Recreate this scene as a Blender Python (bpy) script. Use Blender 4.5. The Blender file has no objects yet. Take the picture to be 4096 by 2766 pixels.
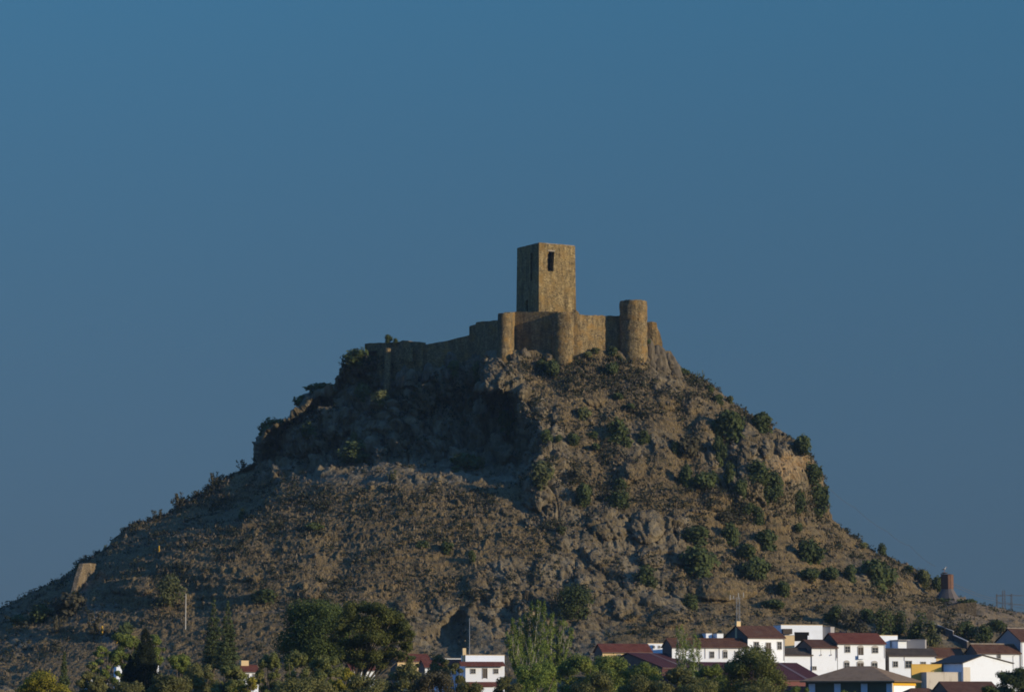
import bpy, math, random
import numpy as np
from mathutils import Vector, Matrix
from mathutils.geometry import tessellate_polygon
R = math.radians
scene = bpy.context.scene
col = scene.collection
rng = np.random.default_rng(7)
random.seed(7)

# ------------------------------------------------------------------ camera geometry
FPX = 12295.0                     # focal length in pixels of the 4096 px wide photograph
PITCH = math.atan(1417.0 / FPX)   # eye level lies just under the frame
CP, SP = math.cos(PITCH), math.sin(PITCH)
K = 4096 / 2323.2

def at(u, v, Y):
    """world point seen at photo pixel (u, v) at depth Y (arrays or floats)"""
    du = u - 2048.0
    dv = 1383.0 - v
    dy = FPX * CP - dv * SP
    dz = FPX * SP + dv * CP
    return du * Y / dy, Y + 0 * du, dz * Y / dy

def P(u, v, Y):
    return Vector(at(float(u), float(v), float(Y)))

def pix(x, y, z):
    fy = y * CP + z * SP
    uz = z * CP - y * SP
    return 2048 + FPX * x / fy, 1383 - FPX * uz / fy

def mpp(Y):                       # metres per photo pixel at depth Y
    return Y / FPX * CP

# ------------------------------------------------------------------ object helpers
def tag(o, label=None, cat=None, group=None, kind=None):
    if label: o['label'] = label
    if cat: o['category'] = cat
    if group: o['group'] = group
    if kind: o['kind'] = kind
    return o

def empty(name, loc=(0, 0, 0), rz=0.0, parent=None):
    o = bpy.data.objects.new(name, None)
    col.objects.link(o)
    o.location = loc
    o.rotation_euler = (0, 0, rz)
    o.empty_display_size = 0.5
    o.parent = parent
    return o

def mesh_np(name, verts, quads=None, tris=None, mat=None, parent=None, smooth=False, loc=None, rz=None, colattr=None):
    me = bpy.data.meshes.new(name)
    verts = np.asarray(verts, dtype=np.float32).reshape(-1, 3)
    faces = []
    nq = 0 if quads is None else len(quads)
    nt = 0 if tris is None else len(tris)
    li = []
    if nq: li.append(np.asarray(quads, dtype=np.int32).reshape(-1))
    if nt: li.append(np.asarray(tris, dtype=np.int32).reshape(-1))
    li = np.concatenate(li)
    starts = np.concatenate([np.arange(nq) * 4, nq * 4 + np.arange(nt) * 3]).astype(np.int32)
    me.vertices.add(len(verts)); me.vertices.foreach_set('co', verts.reshape(-1))
    me.loops.add(len(li)); me.loops.foreach_set('vertex_index', li)
    me.polygons.add(nq + nt); me.polygons.foreach_set('loop_start', starts)
    if smooth:
        me.polygons.foreach_set('use_smooth', np.ones(nq + nt, dtype=bool))
    me.update(calc_edges=True)
    if colattr is not None:
        ca = me.color_attributes.new('mask', 'FLOAT_COLOR', 'POINT')
        ca.data.foreach_set('color', np.asarray(colattr, dtype=np.float32).reshape(-1))
    if mat: me.materials.append(mat)
    o = bpy.data.objects.new(name, me)
    col.objects.link(o)
    if parent: o.parent = parent
    if loc is not None: o.location = loc
    if rz is not None: o.rotation_euler = (0, 0, rz)
    return o

class MB:
    """collects faces for one mesh object"""
    def __init__(s): s.v = []; s.f = []
    def add(s, vs, fs):
        b = len(s.v); s.v += [tuple(p) for p in vs]; s.f += [tuple(i + b for i in f) for f in fs]; return s
    def box(s, x0, x1, y0, y1, z0, z1):
        return s.add([(x0,y0,z0),(x1,y0,z0),(x1,y1,z0),(x0,y1,z0),(x0,y0,z1),(x1,y0,z1),(x1,y1,z1),(x0,y1,z1)],
                     [(0,3,2,1),(4,5,6,7),(0,1,5,4),(1,2,6,5),(2,3,7,6),(3,0,4,7)])
    def bar(s, a, b, r, n=4):
        a = Vector(a); b = Vector(b); d = (b - a)
        if d.length < 1e-6: return s
        d.normalize()
        up = Vector((0, 0, 1)) if abs(d.z) < .9 else Vector((1, 0, 0))
        p = d.cross(up).normalized(); q = d.cross(p)
        vs = []
        for c in (a, b):
            for k in range(n):
                t = 2 * math.pi * (k + .5) / n
                vs.append(c + p * math.cos(t) * r + q * math.sin(t) * r)
        fs = [(k, (k + 1) % n, n + (k + 1) % n, n + k) for k in range(n)] + [tuple(range(n))[::-1], tuple(range(n, 2 * n))]
        return s.add(vs, fs)
    def tube(s, pts, rad, n=7):
        """tapered tube through pts with radii rad"""
        pts = [Vector(p) for p in pts]; b = len(s.v); m = len(pts)
        for i, p in enumerate(pts):
            d = (pts[min(i + 1, m - 1)] - pts[max(i - 1, 0)]).normalized()
            up = Vector((0, 1, 0)) if abs(d.y) < .9 else Vector((1, 0, 0))
            a = d.cross(up).normalized(); c = d.cross(a)
            for k in range(n):
                t = 2 * math.pi * k / n
                s.v.append(tuple(p + a * math.cos(t) * rad[i] + c * math.sin(t) * rad[i]))
        for i in range(m - 1):
            for k in range(n):
                s.f.append((b + i*n + k, b + i*n + (k+1) % n, b + (i+1)*n + (k+1) % n, b + (i+1)*n + k))
        s.f.append(tuple(b + k for k in range(n))[::-1]); s.f.append(tuple(b + (m-1)*n + k for k in range(n)))
        return s
    def prism(s, poly, y0, y1):
        """polygon in the x,z plane pushed from y0 to y1"""
        n = len(poly)
        vs = [(x, y0, z) for x, z in poly] + [(x, y1, z) for x, z in poly]
        fs = [tuple(range(n)), tuple(range(n, 2*n))[::-1]] + [(i, n + i, n + (i+1) % n, (i+1) % n) for i in range(n)]
        return s.add(vs, fs)
    def build(s, name, mat, parent=None, smooth=False, loc=None, rz=None):
        me = bpy.data.meshes.new(name)
        me.from_pydata(s.v, [], s.f)
        if smooth:
            for p in me.polygons: p.use_smooth = True
        me.materials.append(mat)
        me.update()
        o = bpy.data.objects.new(name, me)
        col.objects.link(o)
        if parent: o.parent = parent
        if loc is not None: o.location = loc
        if rz is not None: o.rotation_euler = (0, 0, rz)
        return o

def copy_tree(o, parent=None):
    c = o.copy(); col.objects.link(c); c.parent = parent
    for ch in [x for x in o.children]: copy_tree(ch, c)
    return c

# ------------------------------------------------------------------ numeric noise
def _hash(ix, iy, iz, s):
    n = (ix.astype(np.uint32) * np.uint32(0x8da6b343)) ^ (iy.astype(np.uint32) * np.uint32(0xd8163841)) ^ (iz.astype(np.uint32) * np.uint32(0xcb1ab31f)) ^ np.uint32((s * 0x9e3779b1) & 0xffffffff)
    n ^= n >> np.uint32(13); n *= np.uint32(0x5bd1e995); n ^= n >> np.uint32(15); n *= np.uint32(0x27d4eb2d); n ^= n >> np.uint32(15)
    return n.astype(np.float32) / np.float32(4294967296.0)

def vnoise(p, s=0):
    i = np.floor(p).astype(np.int64); f = (p - i).astype(np.float32)
    w = f * f * f * (f * (f * 6 - 15) + 10)
    r = 0
    for dx in (0, 1):
        wx = w[:, 0] if dx else 1 - w[:, 0]
        for dy in (0, 1):
            wy = w[:, 1] if dy else 1 - w[:, 1]
            for dz in (0, 1):
                wz = w[:, 2] if dz else 1 - w[:, 2]
                r = r + _hash(i[:, 0] + dx, i[:, 1] + dy, i[:, 2] + dz, s) * (wx * wy * wz)
    return r * 2 - 1

def fbm(p, octv=3, s=0):
    r = 0; a = 1.0; t = 0
    for o in range(octv):
        r = r + a * vnoise(p * (2.03 ** o) + 17.3 * o, s + o); t += a; a *= .5
    return r / t

def worley(p, s=0):
    """F1, F2, cell id and a tilted facet per cell (angular blocks)"""
    i = np.floor(p).astype(np.int64); f = (p - i).astype(np.float32)
    d1 = np.full(len(p), 9., np.float32); d2 = d1.copy(); idv = np.zeros(len(p), np.float32); fac = idv.copy()
    for dx in (-1, 0, 1):
        for dy in (-1, 0, 1):
            for dz in (-1, 0, 1):
                X, Y, Z = i[:, 0] + dx, i[:, 1] + dy, i[:, 2] + dz
                a = _hash(X, Y, Z, s); b = _hash(X, Y, Z, s + 1); c = _hash(X, Y, Z, s + 2)
                ox, oy, oz = f[:, 0] - dx - a, f[:, 1] - dy - b, f[:, 2] - dz - c
                d = ox * ox + oy * oy + oz * oz
                m = d < d1
                g = (ox * (b - .5) + oy * (c - .5) + oz * (a - .5)) * 2
                d2 = np.where(m, d1, np.minimum(d2, d)); idv = np.where(m, c, idv); fac = np.where(m, g, fac); d1 = np.where(m, d, d1)
    return np.sqrt(d1), np.sqrt(d2), idv, fac

def sstep(a, b, x):
    t = np.clip((x - a) / (b - a), 0, 1)
    return t * t * (3 - 2 * t)

# ------------------------------------------------------------------ material helpers
class NT:
    def __init__(s, name):
        s.m = bpy.data.materials.new(name); s.m.use_nodes = True
        s.t = s.m.node_tree; s.t.nodes.clear()
        s.out = s.n('ShaderNodeOutputMaterial')
    def n(s, typ, **kw):
        x = s.t.nodes.new(typ)
        for k, v in kw.items():
            if k.startswith('i_'):
                x.inputs[k[2:].replace('_', ' ')].default_value = v
            else: setattr(x, k, v)
        return x
    def l(s, a, b): s.t.links.new(a, b)
    def coord(s, scale=(1, 1, 1), kind='Object'):
        c = s.n('ShaderNodeTexCoord'); m = s.n('ShaderNodeMapping'); m.inputs['Scale'].default_value = scale
        s.l(c.outputs[kind], m.inputs['Vector']); return m.outputs['Vector']
    def noise(s, vec, scale, detail=3, rough=.6):
        x = s.n('ShaderNodeTexNoise'); x.inputs['Scale'].default_value = scale
        x.inputs['Detail'].default_value = detail; x.inputs['Roughness'].default_value = rough
        s.l(vec, x.inputs['Vector']); return x.outputs['Fac']
    def ramp(s, fac, stops):
        r = s.n('ShaderNodeValToRGB'); e = r.color_ramp.elements
        while len(e) > 1: e.remove(e[-1])
        e[0].position = stops[0][0]; e[0].color = (*stops[0][1], 1)
        for p, c in stops[1:]:
            q = e.new(p); q.color = (*c, 1)
        s.l(fac, r.inputs['Fac']); return r.outputs['Color']
    def val(s, fac, a, b, lo=0., hi=1.):
        r = s.n('ShaderNodeMapRange'); r.inputs['From Min'].default_value = a; r.inputs['From Max'].default_value = b
        r.inputs['To Min'].default_value = lo; r.inputs['To Max'].default_value = hi
        s.l(fac, r.inputs['Value']); return r.outputs['Result']
    def mix(s, fac, a, b, mode='MIX'):
        x = s.n('ShaderNodeMix', data_type='RGBA', blend_type=mode)
        for sock, v in ((x.inputs['Factor'], fac), (x.inputs['A'], a), (x.inputs['B'], b)):
            if isinstance(v, (int, float)): sock.default_value = v
            elif isinstance(v, tuple): sock.default_value = (*v, 1)
            else: s.l(v, sock)
        return x.outputs['Result']
    def math(s, op, a, b=0.):
        x = s.n('ShaderNodeMath', operation=op)
        for sock, v in ((x.inputs[0], a), (x.inputs[1], b)):
            if isinstance(v, (int, float)): sock.default_value = v
            else: s.l(v, sock)
        return x.outputs[0]
    def bump(s, h, strength=.5, dist=.1):
        b = s.n('ShaderNodeBump'); b.inputs['Strength'].default_value = strength; b.inputs['Distance'].default_value = dist
        s.l(h, b.inputs['Height']); return b.outputs['Normal']
    def done(s, color, rough=.9, normal=None, spec=.2, metal=0.):
        p = s.n('ShaderNodeBsdfPrincipled')
        if isinstance(color, tuple): p.inputs['Base Color'].default_value = (*color, 1)
        else: s.l(color, p.inputs['Base Color'])
        p.inputs['Roughness'].default_value = rough
        p.inputs['Specular IOR Level'].default_value = spec
        p.inputs['Metallic'].default_value = metal
        if normal is not None: s.l(normal, p.inputs['Normal'])
        s.l(p.outputs[0], s.out.inputs['Surface']); return s.m

# ------------------------------------------------------------------ world, sun, camera
SUN_EL, SUN_AZ = R(13.8), R(116.5)      # azimuth clockwise from +Y: low afternoon sun behind the right shoulder
SDIR = Vector((math.sin(SUN_AZ) * math.cos(SUN_EL), math.cos(SUN_AZ) * math.cos(SUN_EL), math.sin(SUN_EL)))
SKY_LOW, SKY_HIGH = (1.30, .95, .66), (.80, 1.25, 1.10)     # dusty low air, cleaner air above
w = bpy.data.worlds.new('World'); scene.world = w; w.use_nodes = True
nt = w.node_tree; nt.nodes.clear()
sky = nt.nodes.new('ShaderNodeTexSky'); sky.sky_type = 'NISHITA'; sky.sun_disc = False
sky.sun_elevation = SUN_EL; sky.sun_rotation = SUN_AZ
sky.altitude = 500; sky.air_density = 1.0; sky.dust_density = .4; sky.ozone_density = 4.0
tc = nt.nodes.new('ShaderNodeTexCoord'); vm = nt.nodes.new('ShaderNodeVectorMath'); vm.operation = 'MULTIPLY_ADD'
vm.inputs[1].default_value = (1, 1, -.2); vm.inputs[2].default_value = (0, 0, .50)
nt.links.new(tc.outputs['Generated'], vm.inputs[0]); nt.links.new(vm.outputs[0], sky.inputs['Vector'])
tint = nt.nodes.new('ShaderNodeMix'); tint.data_type = 'RGBA'; tint.blend_type = 'MULTIPLY'; tint.inputs['Factor'].default_value = 1
sx = nt.nodes.new('ShaderNodeSeparateXYZ'); nt.links.new(tc.outputs['Generated'], sx.inputs[0])
tm = nt.nodes.new('ShaderNodeValToRGB'); el = tm.color_ramp.elements
for k_, (p_, c_) in enumerate(((0.0, SKY_LOW), (.24, SKY_HIGH), (.55, (.60, 1.08, 1.55)), (1.0, (.52, 1.0, 1.55)))):
    e_ = el[k_] if k_ < 2 else el.new(p_)
    e_.position = p_; e_.color = (*c_, 1)
nt.links.new(sx.outputs[2], tm.inputs['Fac']); nt.links.new(tm.outputs['Color'], tint.inputs['B'])
bg = nt.nodes.new('ShaderNodeBackground'); bg.inputs['Strength'].default_value = .1
wo = nt.nodes.new('ShaderNodeOutputWorld')
nt.links.new(sky.outputs[0], tint.inputs['A']); nt.links.new(tint.outputs['Result'], bg.inputs['Color']); nt.links.new(bg.outputs[0], wo.inputs['Surface'])
SKYNODES = (nt, sky, tint, bg)

sl = bpy.data.lights.new('sun', 'SUN'); sl.energy = 4.8; sl.angle = R(.5); sl.color = (1, .83, .57)
so = bpy.data.objects.new('sun', sl); col.objects.link(so)
so.rotation_euler = SDIR.to_track_quat('Z', 'Y').to_euler(); so.location = (300, 200, 400)

cam = bpy.data.cameras.new('camera'); cam.sensor_width = 36; cam.lens = FPX / 4096 * 36
cam.clip_start = 1; cam.clip_end = 60000
co = bpy.data.objects.new('camera', cam); col.objects.link(co)
co.location = (0, 0, 0); co.rotation_euler = (math.pi / 2 + PITCH, 0, 0)
scene.camera = co
scene.view_settings.view_transform = 'Standard'; scene.view_settings.look = 'None'
scene.view_settings.exposure = 0; scene.view_settings.gamma = 1
scene.cycles.pixel_filter_type = 'BLACKMAN_HARRIS'; scene.cycles.filter_width = 1.8
scene.cycles.max_bounces = 4; scene.cycles.diffuse_bounces = 2
scene.cycles.transparent_max_bounces = 4
# ------------------------------------------------------------------ the hill: closed rings from the crest down to the plain
LS = [(795,822),(800,820),(812,800),(830,780),(850,770),(880,765),(895,710),(930,680),(960,640),(975,600),(1020,583),(1048,580),
      (1075,530),(1105,480),(1150,400),(1180,330),(1195,300),(1245,240),(1275,185),(1305,150),(1350,60),(1382,0),(1450,-160),(1588,-520),(1640,-640)]
RS = [(795,1522),(835,1546),(865,1600),(905,1650),(935,1690),(960,1745),(985,1756),(990,1788),(1030,1840),(1075,1868),(1120,1873),
      (1175,1886),(1205,1912),(1245,1965),(1280,2045),(1312,2105),(1345,2135),(1357,2185),(1372,2225),(1398,2330),(1450,2560),(1588,3000),(1640,3160)]
BF = [(795,22),(830,26),(900,37),(1000,50),(1100,66),(1200,82),(1300,98),(1400,113),(1450,124),(1500,142),(1550,168),(1588,205),(1640,262)]
UE = [(795,1104),(880,1108),(908,1176),(950,1195),(1050,1199),(1090,1188),(1150,1216),(1200,1216)]
def ip(tab, x):
    a = np.array(tab, float); return np.interp(x, a[:, 0], a[:, 1])

BUMPS = [ # centre, half width, half height (2323 px), metres towards the camera, power
 (1465,1197,40,36,4.5),(1380,1192,46,32,3.5),(1545,1182,34,26,3),(1215,1122,36,36,4),(1522,905,32,26,2.5),(1570,915,24,26,2.5),
 (1782,1012,24,28,3.5),(1628,1130,32,26,3.5),(1640,1335,80,28,4),(1130,880,26,34,3.5),(1120,850,24,22,2.5),(1245,812,10,14,2.0),
 (945,945,14,34,4),(1060,1050,24,34,4),(965,905,26,36,4),(1000,1010,20,40,4),(905,980,20,30,3.5),(860,1020,22,36,4),(760,960,30,36,3),
 (690,1000,34,36,4),(640,1030,24,36,3),(740,1060,26,36,3.5),(1090,960,16,50,3.5),(1140,1000,14,50,3),(880,930,18,30,3),(800,900,20,34,3),
 (1440,1060,24,30,2.5),(1420,1075,18,24,2.5),(1300,870,22,18,2),(1420,830,22,14,1.5),(1460,815,24,16,1.8),(1350,905,24,18,1.6),
 (1600,980,24,40,3),(1620,1030,18,36,3),(1700,1000,28,40,3.5),(1740,1010,18,30,3),(1700,1230,34,26,3),(1770,1190,34,24,3),(1835,1215,40,24,3),
 (1560,1260,44,24,2.5),(1480,1260,34,24,2.5),(1360,1260,34,22,2),(1330,1330,40,30,2.5),(1420,1380,40,26,2.5),(1520,1400,50,22,2.5),
 (1130,1350,34,26,3),(1190,1380,30,30,3),(1080,1330,26,30,3),(920,1370,26,26,2.5),(1270,940,24,20,2),(1225,985,16,40,3),(1250,1050,26,26,2.5),
 (300,1330,50,22,2.5),(700,1340,34,20,1.6),(560,1300,40,18,1.4),(1900,1240,30,22,2.5),(1975,1290,30,20,2.5),(1790,1330,36,20,2),(1870,1350,40,18,2),
]
def hill_F(u, v, xi):
    """depth of the hill face at photo column u, row v (2323 px)"""
    pw = 2.25 + .75 * sstep(1150, 1330, v) * (u < 1100)
    S = np.clip(1 - np.abs(xi) ** pw, 0, 1) ** (1 / pw)
    ue0 = ip(UE, v); ul0 = ip(LS, v)
    lin = np.clip((u - ul0) / (ue0 - ul0), 0, 1)
    S2 = np.where(u < ue0, lin ** .95, 1.) * np.where(u < ue0, 1, S)   # left flank of the crag runs straight back from the rib
    vk = np.interp(u, [300, 560, 640, 770, 900, 1100, 1200], [1245, 1192, 1134, 1110, 1094, 1102, 1150])
    kb = (1 - sstep(vk - 55, vk + 6, v)) * (u < ue0)
    Y = 900 - ip(BF, v) * (S * (1 - kb) + S2 * kb) + 13 * kb * (1 - lin) * sstep(810, 900, v) * (1 - sstep(1030, 1095, v))
    # cliff bowl left of the rib under the castle
    ue = ip(UE, v)
    mu = sstep(0, 1, (ue - u) / 20.0) * sstep(860, 1130, u)
    dep = np.interp(v, [795, 850, 950, 1050, 1092, 1112], [3, 9, 14, 15, 6, 0])
    Y = Y + mu * dep * S ** .5
    # lower gully with its dark wall
    ue2 = np.interp(v, [1335, 1380, 1420, 1490], [1062, 1068, 1072, 1066])
    vt2 = np.interp(u, [900, 1000, 1068], [1438, 1392, 1346])
    Y = Y + sstep(0, 1, (ue2 - u) / 34.) * sstep(880, 1050, u) * 10 * sstep(0, 60, v - vt2) * (1 - sstep(1478, 1508, v))
    # cliff band on the right shoulder
    rc = np.clip(1 - ((u - 1765) / 110.) ** 2, 0, 1) ** .4
    Y = Y - rc * np.interp(v, [925, 985, 1020, 1110, 1150, 1190], [0, 4.5, 8, 10, 4, 0])
    # spur rib, convex
    Y = Y - 5.5 * np.exp(-((u - (ue + 46)) / 46.) ** 2) * np.interp(v, [800, 880, 1080, 1170], [.4, 1, 1, 0])
    # shallow gullies down the sunny face
    for uc, wd, v0, v1, d in ((1530, 26, 860, 1120, 2.5), (1345, 20, 880, 1150, 1.6), (1430, 28, 900, 1010, 1.5), (1660, 26, 1120, 1400, 2.6), (1560, 22, 1200, 1420, 2),
                              (1840, 30, 1180, 1380, 2.2), (430, 60, 1290, 1430, 5), (760, 50, 1180, 1360, 2.4), (1010, 36, 1200, 1330, 2.2), (250, 40, 1320, 1420, 3.5), (610, 40, 1150, 1300, 2.0)):
        Y = Y + d * np.exp(-((u - uc - (v - v0) * .12) / wd) ** 2) * sstep(v0, v0 + 50, v) * (1 - sstep(v1 - 50, v1, v))
    # bench cut into the crag for the castle's left walls
    vb = np.interp(u, [830, 865, 950, 1000, 1060, 1110], [846, 858, 850, 836, 820, 812])
    Y = Y + 4.0 * (1 - sstep(-7, 3, v - vb)) * sstep(828, 845, u) * (1 - sstep(1085, 1110, u))
    for bu, bv, hw, hh, pr in BUMPS:
        r2 = ((u - bu) / hw) ** 2 + ((v - bv) / hh) ** 2
        Y = Y - pr * np.sqrt(np.clip(1 - r2, 0, 1))
    # old terraces across the lower left
    for tv, dd in ((1392, 2.2), (1432, 2.0), (1470, 2.0), (1508, 2.2), (1540, 2.0)):
        line = tv + (u - 300) * .06 + 6 * np.sin(u / 47.)
        Y = Y - dd * sstep(-3, 3, v - line) * (1 - sstep(520, 760, u)) + dd * sstep(3, 30, v - line) * (1 - sstep(520, 760, u))
    return Y

def rock_mask(u, v):
    m = .35 + 0 * u
    crag = sstep(560, 600, u) * (1 - sstep(1150, 1230, u)) * (1 - sstep(1080, 1115, v))
    rib = np.exp(-((u - ip(UE, v) - 40) / 60.) ** 2) * (1 - sstep(1160, 1200, v))
    right = np.exp(-(((u - 1730) / 150.) ** 2 + ((v - 1060) / 110.) ** 2) ** 2)
    lowc = np.exp(-(((u - 1250) / 380.) ** 2 + ((v - 1350) / 130.) ** 2) ** 2) * .62
    mid = np.exp(-(((u - 1460) / 260.) ** 2 + ((v - 1190) / 60.) ** 2)) * .7
    apron = sstep(1095, 1120, v) * (1 - sstep(1000, 1150, u)) * (1 - sstep(1330, 1390, v))
    m = np.maximum.reduce([m, crag, rib * .9, right, lowc, mid]) * (1 - .75 * apron)
    return np.clip(m, 0, 1)

NR, NFc, NBk = 600, 1440, 220
vv = np.concatenate([np.linspace(795, 1450, 470), np.linspace(1452, 1640, NR - 470)])
tt = np.linspace(-1, 1, NFc)
xi = np.sin(tt * math.pi / 2)
VV, XI = np.meshgrid(vv, xi, indexing='ij')
uL, uR = ip(LS, vv)[:, None], ip(RS, vv)[:, None]
UU = (uL + uR) / 2 + XI * (uR - uL) / 2
YF = hill_F(UU, VV, XI)
X, Yw, Z = at(UU * K, VV * K, YF)
front = np.stack([X, Yw, Z], -1)
tb = np.linspace(1, -1, NBk + 2)[1:-1]
XB = np.sin(tb * math.pi / 2)
VB, XIB = np.meshgrid(vv, XB, indexing='ij')
UB = (uL + uR) / 2 + XIB * (uR - uL) / 2
xb, _, zb = at(UB * K, VB * K, 900.0 + 0 * UB)
yb = 900 + .8 * ip(BF, VB) * (np.clip(1 - np.abs(XIB) ** 2.25, 0, 1)) ** (1 / 2.25)
back = np.stack([xb, yb, zb], -1)
ring = np.concatenate([front, back], 1)                      # NR x NC x 3
NC = ring.shape[1]
Uall = np.concatenate([UU, UB], 1); Vall = np.concatenate([VV, VB], 1)
# normals
dU = np.roll(ring, -1, 1) - np.roll(ring, 1, 1)
dV = np.gradient(ring, axis=0)
N = np.cross(dU, dV); N /= np.linalg.norm(N, axis=-1, keepdims=True) + 1e-9
# outward = away from the axis
cen = np.array([0., 900., 40.])
if ((ring - cen) * N).sum() < 0: N = -N
for _ in range(2):                                            # soften the direction of the displacement
    N = (N + np.roll(N, 1, 1) + np.roll(N, -1, 1)); N[1:-1] = N[1:-1] + N[:-2] + N[2:]
    N /= np.linalg.norm(N, axis=-1, keepdims=True) + 1e-9
pts = ring.reshape(-1, 3).astype(np.float32)
rm = rock_mask(Uall, Vall).reshape(-1)
uf, vf = Uall.reshape(-1), Vall.reshape(-1)
patch = fbm(pts * .055, 3, 3)
rock = np.clip(rm * 1.15 + patch * .75 * (.35 + rm * .65) - .02, 0, 1)
rock = sstep(.18, .75, rock)
# layered limestone: stretch along a tilted direction
ang = R(24)
q = pts.copy()
xr = pts[:, 0] * math.cos(ang) + pts[:, 2] * math.sin(ang)
zr = -pts[:, 0] * math.sin(ang) + pts[:, 2] * math.cos(ang)
wob = fbm(pts * .09, 2, 31) * 3
q = np.stack([xr + wob, pts[:, 1] * .8 + wob, zr * .42], 1)
w1, w1b, id1, f1 = worley(q * .14, 11)
w2, w2b, id2, f2 = worley(q * .34 + 5, 21)
w3, w3b, id3, f3 = worley(np.stack([xr, pts[:, 1], zr * .5], 1) * .85 + 9, 41)
big = fbm(pts * .045, 3, 51)
mid_ = fbm(q * .16, 3, 61)
fine = fbm(pts * .9, 3, 71)
rid = 1 - 2 * np.abs(fbm(q * .30 + 40, 3, 81))
edge1 = sstep(0, .16, w1b - w1); edge2 = sstep(0, .18, w2b - w2)
lump1 = f1 * 1.5 + (id1 - .5) * 1.3 - .5 * (1 - edge1)
lump2 = f2 * 1.3 + (id2 - .5) * 1.0 - .35 * (1 - edge2)
lump3 = f3 * 1.0 + (id3 - .5) * .8
d_rock = 1.2 * big + 1.05 * lump1 + .8 * mid_ + .60 * lump2 + .36 * lump3 + .5 * (rid - .5) + .30 * fine
terr = np.sin(pts[:, 2] * 2.5 + 2.6 * fbm(pts * .07, 2, 121) + 5 * fbm(pts * .02, 2, 123))
d_soil = .26 * terr * sstep(1090, 1130, vf) + 1.1 * big + .6 * mid_ + .35 * fine + .30 * lump3 + .7 * sstep(.62, .92, 1 - w2) * (id2 > .6)
vfade = np.clip((vf - 795) / 25., .25, 1)
d_rock = d_rock * np.interp(np.clip(rock_mask(uf, vf), 0, 1), [.3, .9], [.62, 1.12])
cragm = sstep(560, 600, uf) * (1 - sstep(1150, 1215, uf)) * (1 - sstep(1075, 1112, vf)) * sstep(845, 880, vf) * (.25 + .75 * sstep(8, 70, uf - ip(LS, vf)))
cols = 1 - 2 * np.abs(fbm(np.stack([pts[:, 0] * .17 + wob * .12, pts[:, 1] * .15, pts[:, 2] * .045], 1), 3, 111))
d_rock = d_rock + cragm * (3.0 * (cols - .45) + .7 * lump1 + .5 * lump2)
foot = np.exp(-((vf - np.interp(uf, [560, 640, 770, 900, 1100, 1200], [1165, 1105, 1082, 1068, 1076, 1120])) / 26.) ** 2) * sstep(540, 620, uf) * (1 - sstep(1170, 1215, uf))
d_rock = d_rock * (1 - .8 * foot)
disp = (d_rock * rock + d_soil * (1 - rock)) * vfade
flat = sstep(1440, 1500, vf) * sstep(1000, 1250, uf)           # village ground is gentler
disp *= (1 - .7 * flat)
pts = pts + N.reshape(-1, 3) * disp[:, None]
# crest cap
caprows = []
top = pts.reshape(NR, NC, 3)[0]
cc = top.mean(0)
for k, s_ in enumerate((.8, .6, .4, .2, .02)):
    r_ = cc + (top - cc) * s_; r_[:, 2] = top[:, 2] * s_ + (1 - s_) * (cc[2]) + .3 * (1 - s_)
    caprows.append(r_)
allp = np.concatenate([np.array(caprows[::-1], dtype=np.float32).reshape(-1, 3), pts], 0)
NRt = NR + 5
ii = np.arange(NRt - 1)[:, None] * NC; jj = np.arange(NC)[None, :]; j2 = (jj + 1) % NC
quads = np.stack([ii + jj, ii + NC + jj, ii + NC + j2, ii + j2], -1).reshape(-1, 4)
# masks: rock share, ochre stain on the right cliff, trodden earth
st = np.exp(-(((uf - 1790) / 55.) ** 2 + ((vf - 1050) / 24.) ** 2)) + .6 * np.exp(-(((uf - 1790) / 30.) ** 2 + ((vf - 1085) / 22.) ** 2)) + .8 * np.exp(-(((uf - 1650) / 26.) ** 2 + ((vf - 1005) / 26.) ** 2)) \
    + .5 * np.exp(-(((uf - 945) / 14.) ** 2 + ((vf - 950) / 16.) ** 2)) + .5 * np.exp(-(((uf - 1868) / 10.) ** 2 + ((vf - 1100) / 40.) ** 2))
stain = np.clip(st * (.85 + 1.1 * mid_ + .5 * fine), 0, 1)
pu = np.interp(vf, [1275, 1340, 1375, 1395, 1440, 1480], [200, 186, 190, 205, 235, 262])
earth = np.exp(-((uf - pu) / 15.) ** 2) * sstep(1270, 1280, vf) * (1 - sstep(1470, 1500, vf))
earth = np.maximum(earth, .9 * np.exp(-((vf - (1384 - (uf - 620) * .06)) / 5.) ** 2) * sstep(520, 560, uf) * (1 - sstep(700, 740, uf)))
earth = np.maximum(earth, sstep(2120, 2200, uf) * (1 - sstep(1420, 1450, vf)) * (.7 + .5 * fine))
msk = np.zeros((len(allp), 4), np.float32); msk[:, 3] = 1
msk[5 * NC:, 0] = rock; msk[5 * NC:, 1] = stain; msk[5 * NC:, 2] = np.clip(earth, 0, 1)

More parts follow.
